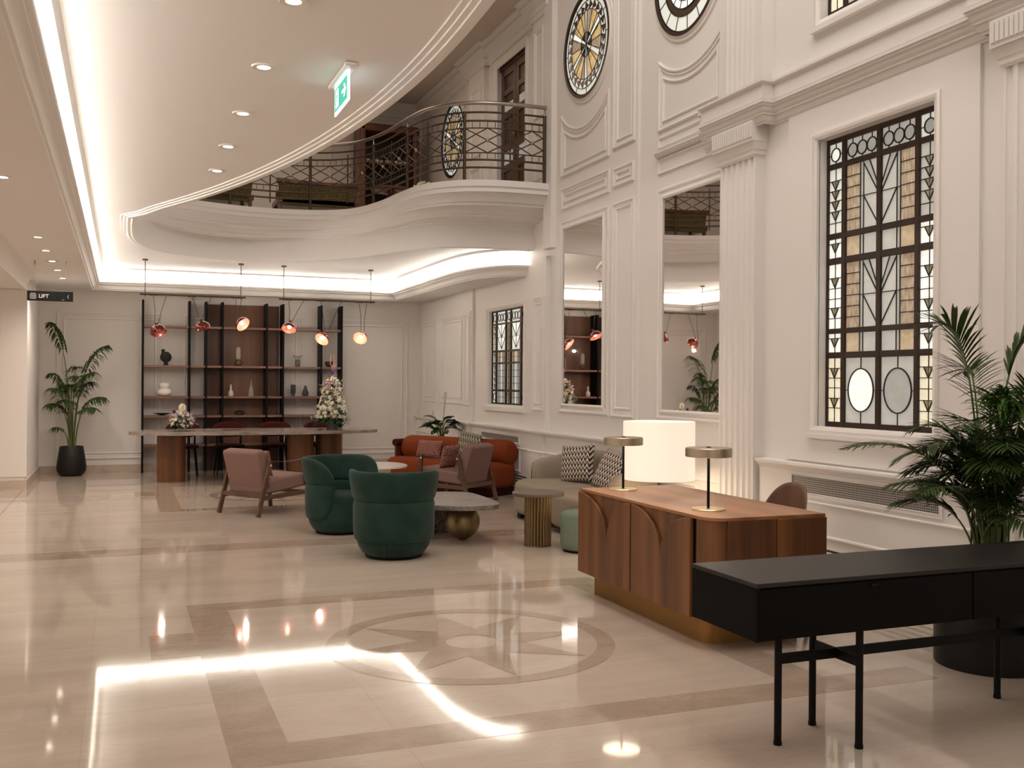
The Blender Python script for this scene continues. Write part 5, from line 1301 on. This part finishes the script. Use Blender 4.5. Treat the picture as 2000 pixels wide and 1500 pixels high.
# tall kentia palm by the lift
t = empty('kentia_palm', 'tall slender palm in a tapered black pot by the lift', 'potted palm', loc=(-.74, 17.04, 0))
MB().mat(POTB).lathe((0, 0, 0), [(0, 0), (.14, 0), (.185, .03), (.213, .08), (.218, .14), (.20, .28), (.172, .455), (.165, .46), (.158, .45), (.158, .40), (0, .40)], 40).build('pot', t, smooth=60)
MB().mat(SOIL).cyl((0, 0), .157, .39, .405, 24).build('soil', t)
Fb, Sb = MB().mat(LEAF), MB().mat(STEM)
spec = [(-.02, .0, 100, 1.28, .04, .0, .62, .30), (.02, .0, 150, 1.62, .42, .0, .0, 0)]
KF = [((-.02, 0, .4), 3.5, 1.98, .30, .0, 24, .40, .58), ((.03, -.02, .4), -.35, 1.64, .52, .0, 22, .38, .52), ((-.02, .02, .4), 3.4, 1.30, .28, .08, 20, .34, .50), ((.02, .0, .4), 5.7, 1.30, .36, .06, 20, .34, .5),
      ((-.03, -.03, .4), 4.0, 1.12, .38, .14, 18, .32, .48), ((.0, -.02, .4), 4.7, 1.16, .26, .12, 18, .34, .5), ((.05, .0, .4), 5.95, 1.0, .46, .18, 18, .30, .48), ((-.02, -.04, .4), 3.7, .9, .36, .2, 16, .30, .46),
      ((.05, -.03, .4), 5.5, .86, .42, .25, 15, .28, .48), ((-.04, .0, .4), 3.6, .44, .24, .2, 8, .2, .55), ((.01, .03, .4), 1.2, 1.44, .16, .1, 16, .30, .55), ((-.01, -.04, .4), 4.4, .96, .30, .2, 16, .30, .48), ((0, 0, .4), 5.2, 1.28, .24, .1, 17, .32, .5),
      ((0, .02, .4), 2.2, 1.2, .22, .16, 15, .3, .5), ((.02, .02, .4), .5, 1.18, .30, .1, 16, .32, .5)]
for i, (bs, az, h, rc_, dr_, nl, ll, br) in enumerate(KF): frond(Fb, Sb, bs, az, h, rc_, dr_, nl, ll, .014, (.65, .35), .92, bare=br, stem_r=.009, seed=i)
Fb.build('fronds', t); Sb.build('stems', t, smooth=60)
# large areca palm by the window
t = empty('areca_palm', 'large bushy palm in a black cylinder pot behind the black console', 'potted palm', loc=(4.36, 4.08, 0))
MB().mat(POTB).lathe((0, 0, 0), [(0, 0), (.27, 0), (.275, .01), (.275, .455), (.27, .46), (.255, .46), (.25, .44), (.25, .40), (0, .40)], 56).build('pot', t, smooth=50)
MB().mat(SOIL).cyl((0, 0), .25, .39, .41, 24).build('soil', t)
Fb, Sb, Fy = MB().mat(LEAF), MB().mat(STEM), MB().mat(LEAFB)
rp = random.Random(5)
tall = [((-.05, 0, .4), 2.85, 1.46, .26, .03, 24, .36, .54), ((.02, .02, .4), 5.6, 1.42, .26, .04, 24, .36, .54), ((.05, -.04, .4), 4.6, 1.22, .40, .12, 26, .30, .5), ((-.05, .0, .4), 2.85, .88, .78, .14, 26, .24, .48),
        ((-.05, -.04, .4), 3.35, .66, .60, .16, 24, .26, .42), ((.0, .05, .4), 1.2, 1.30, .24, .10, 24, .3, .52), ((-.03, -.03, .4), 3.6, 1.05, .45, .16, 24, .28, .45)]
for i, a in enumerate(tall): frond(Fb, Sb, a[0], a[1], a[2], a[3], a[4], a[5], a[6], .0075, (.10, .22), bare=a[7], stem_r=.006, seed=50+i)
for i in range(38):
    az = rp.uniform(0, 2*pi); h = rp.uniform(.52, 1.02); rc_ = rp.uniform(.22, .56)
    if cos(az) > 0: rc_ *= .75
    frond(Fb, Sb, (rp.uniform(-.07, .07), rp.uniform(-.07, .07), .4), az, h, rc_, rp.uniform(.10, .32), 22, rp.uniform(.24, .33), .0078, (.15, .3), bare=rp.uniform(.32, .46), stem_r=.0055, seed=100+i)
for i in range(7): frond(Fy, Sb, (rp.uniform(-.03, .06), rp.uniform(-.05, .02), .4), rp.uniform(4, 5.6), rp.uniform(.95, 1.12), .10, .05, 16, .26, .010, bare=.58, stem_r=.006, seed=200+i)
for i in range(26):
    a = rp.uniform(0, 6.28); Sb.tube([(.05*cos(a), .05*sin(a), .4), (.09*cos(a), .09*sin(a), .75)], [.007, .004], 5)
Fb.build('fronds', t); Fy.build('young_fronds', t); Sb.build('stems', t, smooth=60)
# peace lily
t = empty('peace_lily', 'peace lily with glossy leaves and a white flower behind the orange sofa', 'potted plant', loc=(4.59, 14.75, 0))
MB().mat(GREYP).lathe((0, 0, 0), [(0, 0), (.13, 0), (.155, .60), (.145, .60), (.14, .56), (0, .56)], 32).build('pot', t, smooth=50)
Lb, Sb = MB().mat(LEAF2), MB().mat(STEM)
rp = random.Random(11)
for i in range(28):
    az = rp.uniform(0, 6.28); L_ = rp.uniform(.20, .29); rch = rp.uniform(.06, .22) if cos(az) > 0 else rp.uniform(.06, .24); z = .72+rp.uniform(0, .26)*(1-rch*2)
    p0 = Vector((rch*cos(az)*.6, rch*sin(az)*.6, z)); d = Vector((cos(az), sin(az), rp.uniform(-.1, .8))).normalized(); sd = d.cross(Vector((0, 0, 1))).normalized()
    Sb.tube([(0, 0, .55), (p0.x*.5, p0.y*.5, z*.8+.1), p0], .004, 5)
    vs = []
    for j in range(7):
        u = j/6; c = p0+d*L_*u+Vector((0, 0, -.35*L_*u*u)); w = .064*sin(pi*(.03+.95*u))**.8 if j < 6 else .001
        vs += [c-sd*w+Vector((0, 0, w*.4)), c, c+sd*w+Vector((0, 0, w*.4))]
    Lb.add(vs, [f for j in range(6) for f in ((j*3, j*3+1, j*3+4, j*3+3), (j*3+1, j*3+2, j*3+5, j*3+4))])
Lb.build('leaves', t, smooth=60)
Sb.tube([(0, 0, .6), (.03, 0, 1.0), (.05, -.02, 1.26)], .004, 5); Sb.tube([(0, 0, .6), (-.07, 0, .9), (-.14, 0, 1.02)], .003, 5); Sb.build('stems', t)
b = MB().mat(PETW)
for (x, y, z, s) in ((.05, -.02, 1.23, 1.), (-.14, 0, .99, .6)):
    vs = []
    for j in range(6):
        u = j/5; w = .03*s*sin(pi*(.05+.93*u)); vs += [(x-w, y-.01, z+.13*s*u), (x, y+.006, z+.13*s*u), (x+w, y-.01, z+.13*s*u)]
    b.add(vs, [f for j in range(5) for f in ((j*3, j*3+1, j*3+4, j*3+3), (j*3+1, j*3+2, j*3+5, j*3+4))])
b.build('flower', t)
# bouquets
def rose(b, c, r, mt, rr_):
    b.mat(mt); 
    b.sphere(c, r*.8, 8, 6)
    for k_ in range(6):
        a = 2*pi*k_/6+rr_.random(); b.sphere((c[0]+r*.45*cos(a), c[1]+r*.3, c[2]+r*.45*sin(a)) if False else (c[0]+r*.5*cos(a), c[1]-r*.25, c[2]+r*.5*sin(a)), r*.45, 6, 4)
def lily(b, c, r, mt, d):
    b.mat(mt); d = Vector(d).normalized(); u = d.orthogonal().normalized(); v = d.cross(u); c = Vector(c)
    for k_ in range(6):
        a = 2*pi*k_/6; q = u*cos(a)+v*sin(a); w = d.cross(q)
        b.add([c, c+q*r*.5+d*r*.35+w*r*.2, c+q*r+d*r*.25, c+q*r*.5+d*r*.35-w*r*.2], [(0, 1, 2, 3)])
def bouquet(t, cx, levels, fill, greens, rr_):
    B_ = MB(); G_ = MB().mat(LEAF2); s_ = MB().mat(PETW)
    for (z, r, n, mats, sz) in levels:
        for i in range(n):
            a = 2*pi*i/n+rr_.uniform(-.3, .3); q = r*rr_.uniform(.75, 1.05); p = (q*cos(a), q*sin(a)*.85, z+rr_.uniform(-.02, .02))
            mt = rr_.choice(mats)
            if rr_.random() < .18 and mt in (PETW, PETC): lily(B_, p, sz*2.0, mt, (cos(a), sin(a), .4))
            else: rose(B_, p, sz*rr_.uniform(.8, 1.15), mt, rr_)
    for (z, r, n) in fill:
        for i in range(n):
            a = rr_.uniform(0, 6.28); q = r*rr_.uniform(.6, 1.18); z_ = z+rr_.uniform(-.05, .05); s_.sphere((q*cos(a), q*sin(a)*.85, z_), rr_.uniform(.004, .008), 4, 3)
    for (z, r, n, L_) in greens:
        for i in range(n):
            a = rr_.uniform(0, 6.28); p = Vector((r*.5*cos(a), r*.5*sin(a), z)); d = Vector((cos(a), sin(a), rr_.uniform(-.35, .5))).normalized(); sd = d.cross(Vector((0, 0, 1))).normalized(); l_ = L_*rr_.uniform(.7, 1.2); vs = []
            for j in range(5):
                u = j/4; w = .022*sin(pi*(.05+.9*u)); c = p+d*l_*u-Vector((0, 0, l_*.3*u*u)); vs += [c-sd*w, c+Vector((0, 0, -.004)), c+sd*w]
            G_.add(vs, [f for j in range(4) for f in ((j*3, j*3+1, j*3+4, j*3+3), (j*3+1, j*3+2, j*3+5, j*3+4))])
    B_.build('blossoms', t, smooth=60, weld=False); G_.build('foliage', t, weld=False); s_.build('filler_sprigs', t, weld=False)
t = empty('small_bouquet', 'low round bouquet of white and lilac flowers on the table', 'bouquet', 'bouquets on the dining table', (.815, 15.45, .752))
MB().mat(GLC).lathe((0, 0, 0), [(0, 0), (.06, 0), (.07, .01), (.07, .055), (.06, .055), (0, .03)], 28).build('vase', t, smooth=50)
bouquet(t, 0, [(.10, .15, 13, [PETW, PETC, PETL], .026), (.16, .165, 14, [PETW, PETC, PETL, PETL], .027), (.22, .13, 11, [PETW, PETC, PETL], .026), (.265, .08, 7, [PETW, PETL], .026), (.29, .02, 2, [PETC], .026)],
        [(.15, .19, 90), (.22, .16, 60)], [(.07, .14, 44, .12), (.15, .12, 40, .11), (.22, .08, 20, .10)], random.Random(3))
b = MB().mat(PETC).sphere((.0, -.07, .345), .062, 16, 10, (.85, .25, 1.)); b.mat(PETP).tube([(.0, -.09, .32), (.012, -.10, .39)], .005, 6); b.build('large_white_bloom', t, smooth=60)
b = MB(); rose(b, (-.115, -.06, .29), .03, PETM, R); b.build('maroon_bloom', t)
t = empty('tall_bouquet', 'tall cone shaped bouquet of white flowers in a grey pot on the table', 'bouquet', 'bouquets on the dining table', (3.03, 15.42, .752))
MB().mat(GREYP).lathe((0, 0, 0), [(0, 0), (.082, 0), (.088, .01), (.088, .14), (.08, .14), (0, .11)], 32).build('pot', t, smooth=50)
bouquet(t, 0, [(.20, .25, 18, [PETW, PETC], .030), (.27, .23, 17, [PETW, PETC], .034), (.35, .21, 15, [PETW, PETC], .035), (.43, .175, 12, [PETW, PETW, PETC], .036), (.50, .155, 11, [PETW, PETC, PETW], .034), (.57, .15, 11, [PETW, PETP, PETC], .032), (.64, .135, 10, [PETW, PETP, PETW], .030), (.70, .12, 9, [PETW, PETL, PETW], .028), (.76, .09, 7, [PETW, PETW, PETP], .024), (.80, .04, 3, [PETW], .024)],
        [(.22, .30, 170), (.35, .26, 110), (.5, .2, 80), (.66, .18, 90), (.76, .13, 50)], [(.18, .26, 60, .16), (.28, .2, 40, .13), (.42, .15, 30, .12), (.58, .12, 24, .10), (.70, .09, 20, .09), (.13, .2, 16, .2)], random.Random(4))
b = MB().mat(PETV)
for i in range(26): b.sphere((R.uniform(-.018, .018), R.uniform(-.018, .018), .84+i*.004), .010, 5, 4)
b.build('violet_spike', t)
b = MB().mat(PETP)
for i in range(5):
    x = R.uniform(-.03, .03); b.tube([(x*.3, 0, .8), (x+.02*sin(i), 0, .95), (x*1.6, .01, 1.02), (x*.6+.02*cos(i*2), 0, 1.16)], .004, 5)
b.build('pink_sprays', t)
t_ = MB().mat(MAHO).box(-.13, .13, -.10, .10, 0, .008).build('place_mat', None, loc=(1.53, 15.55, .752)); tag(t_, 'thin dark red folder lying on the dining table between the bouquets', 'folder')
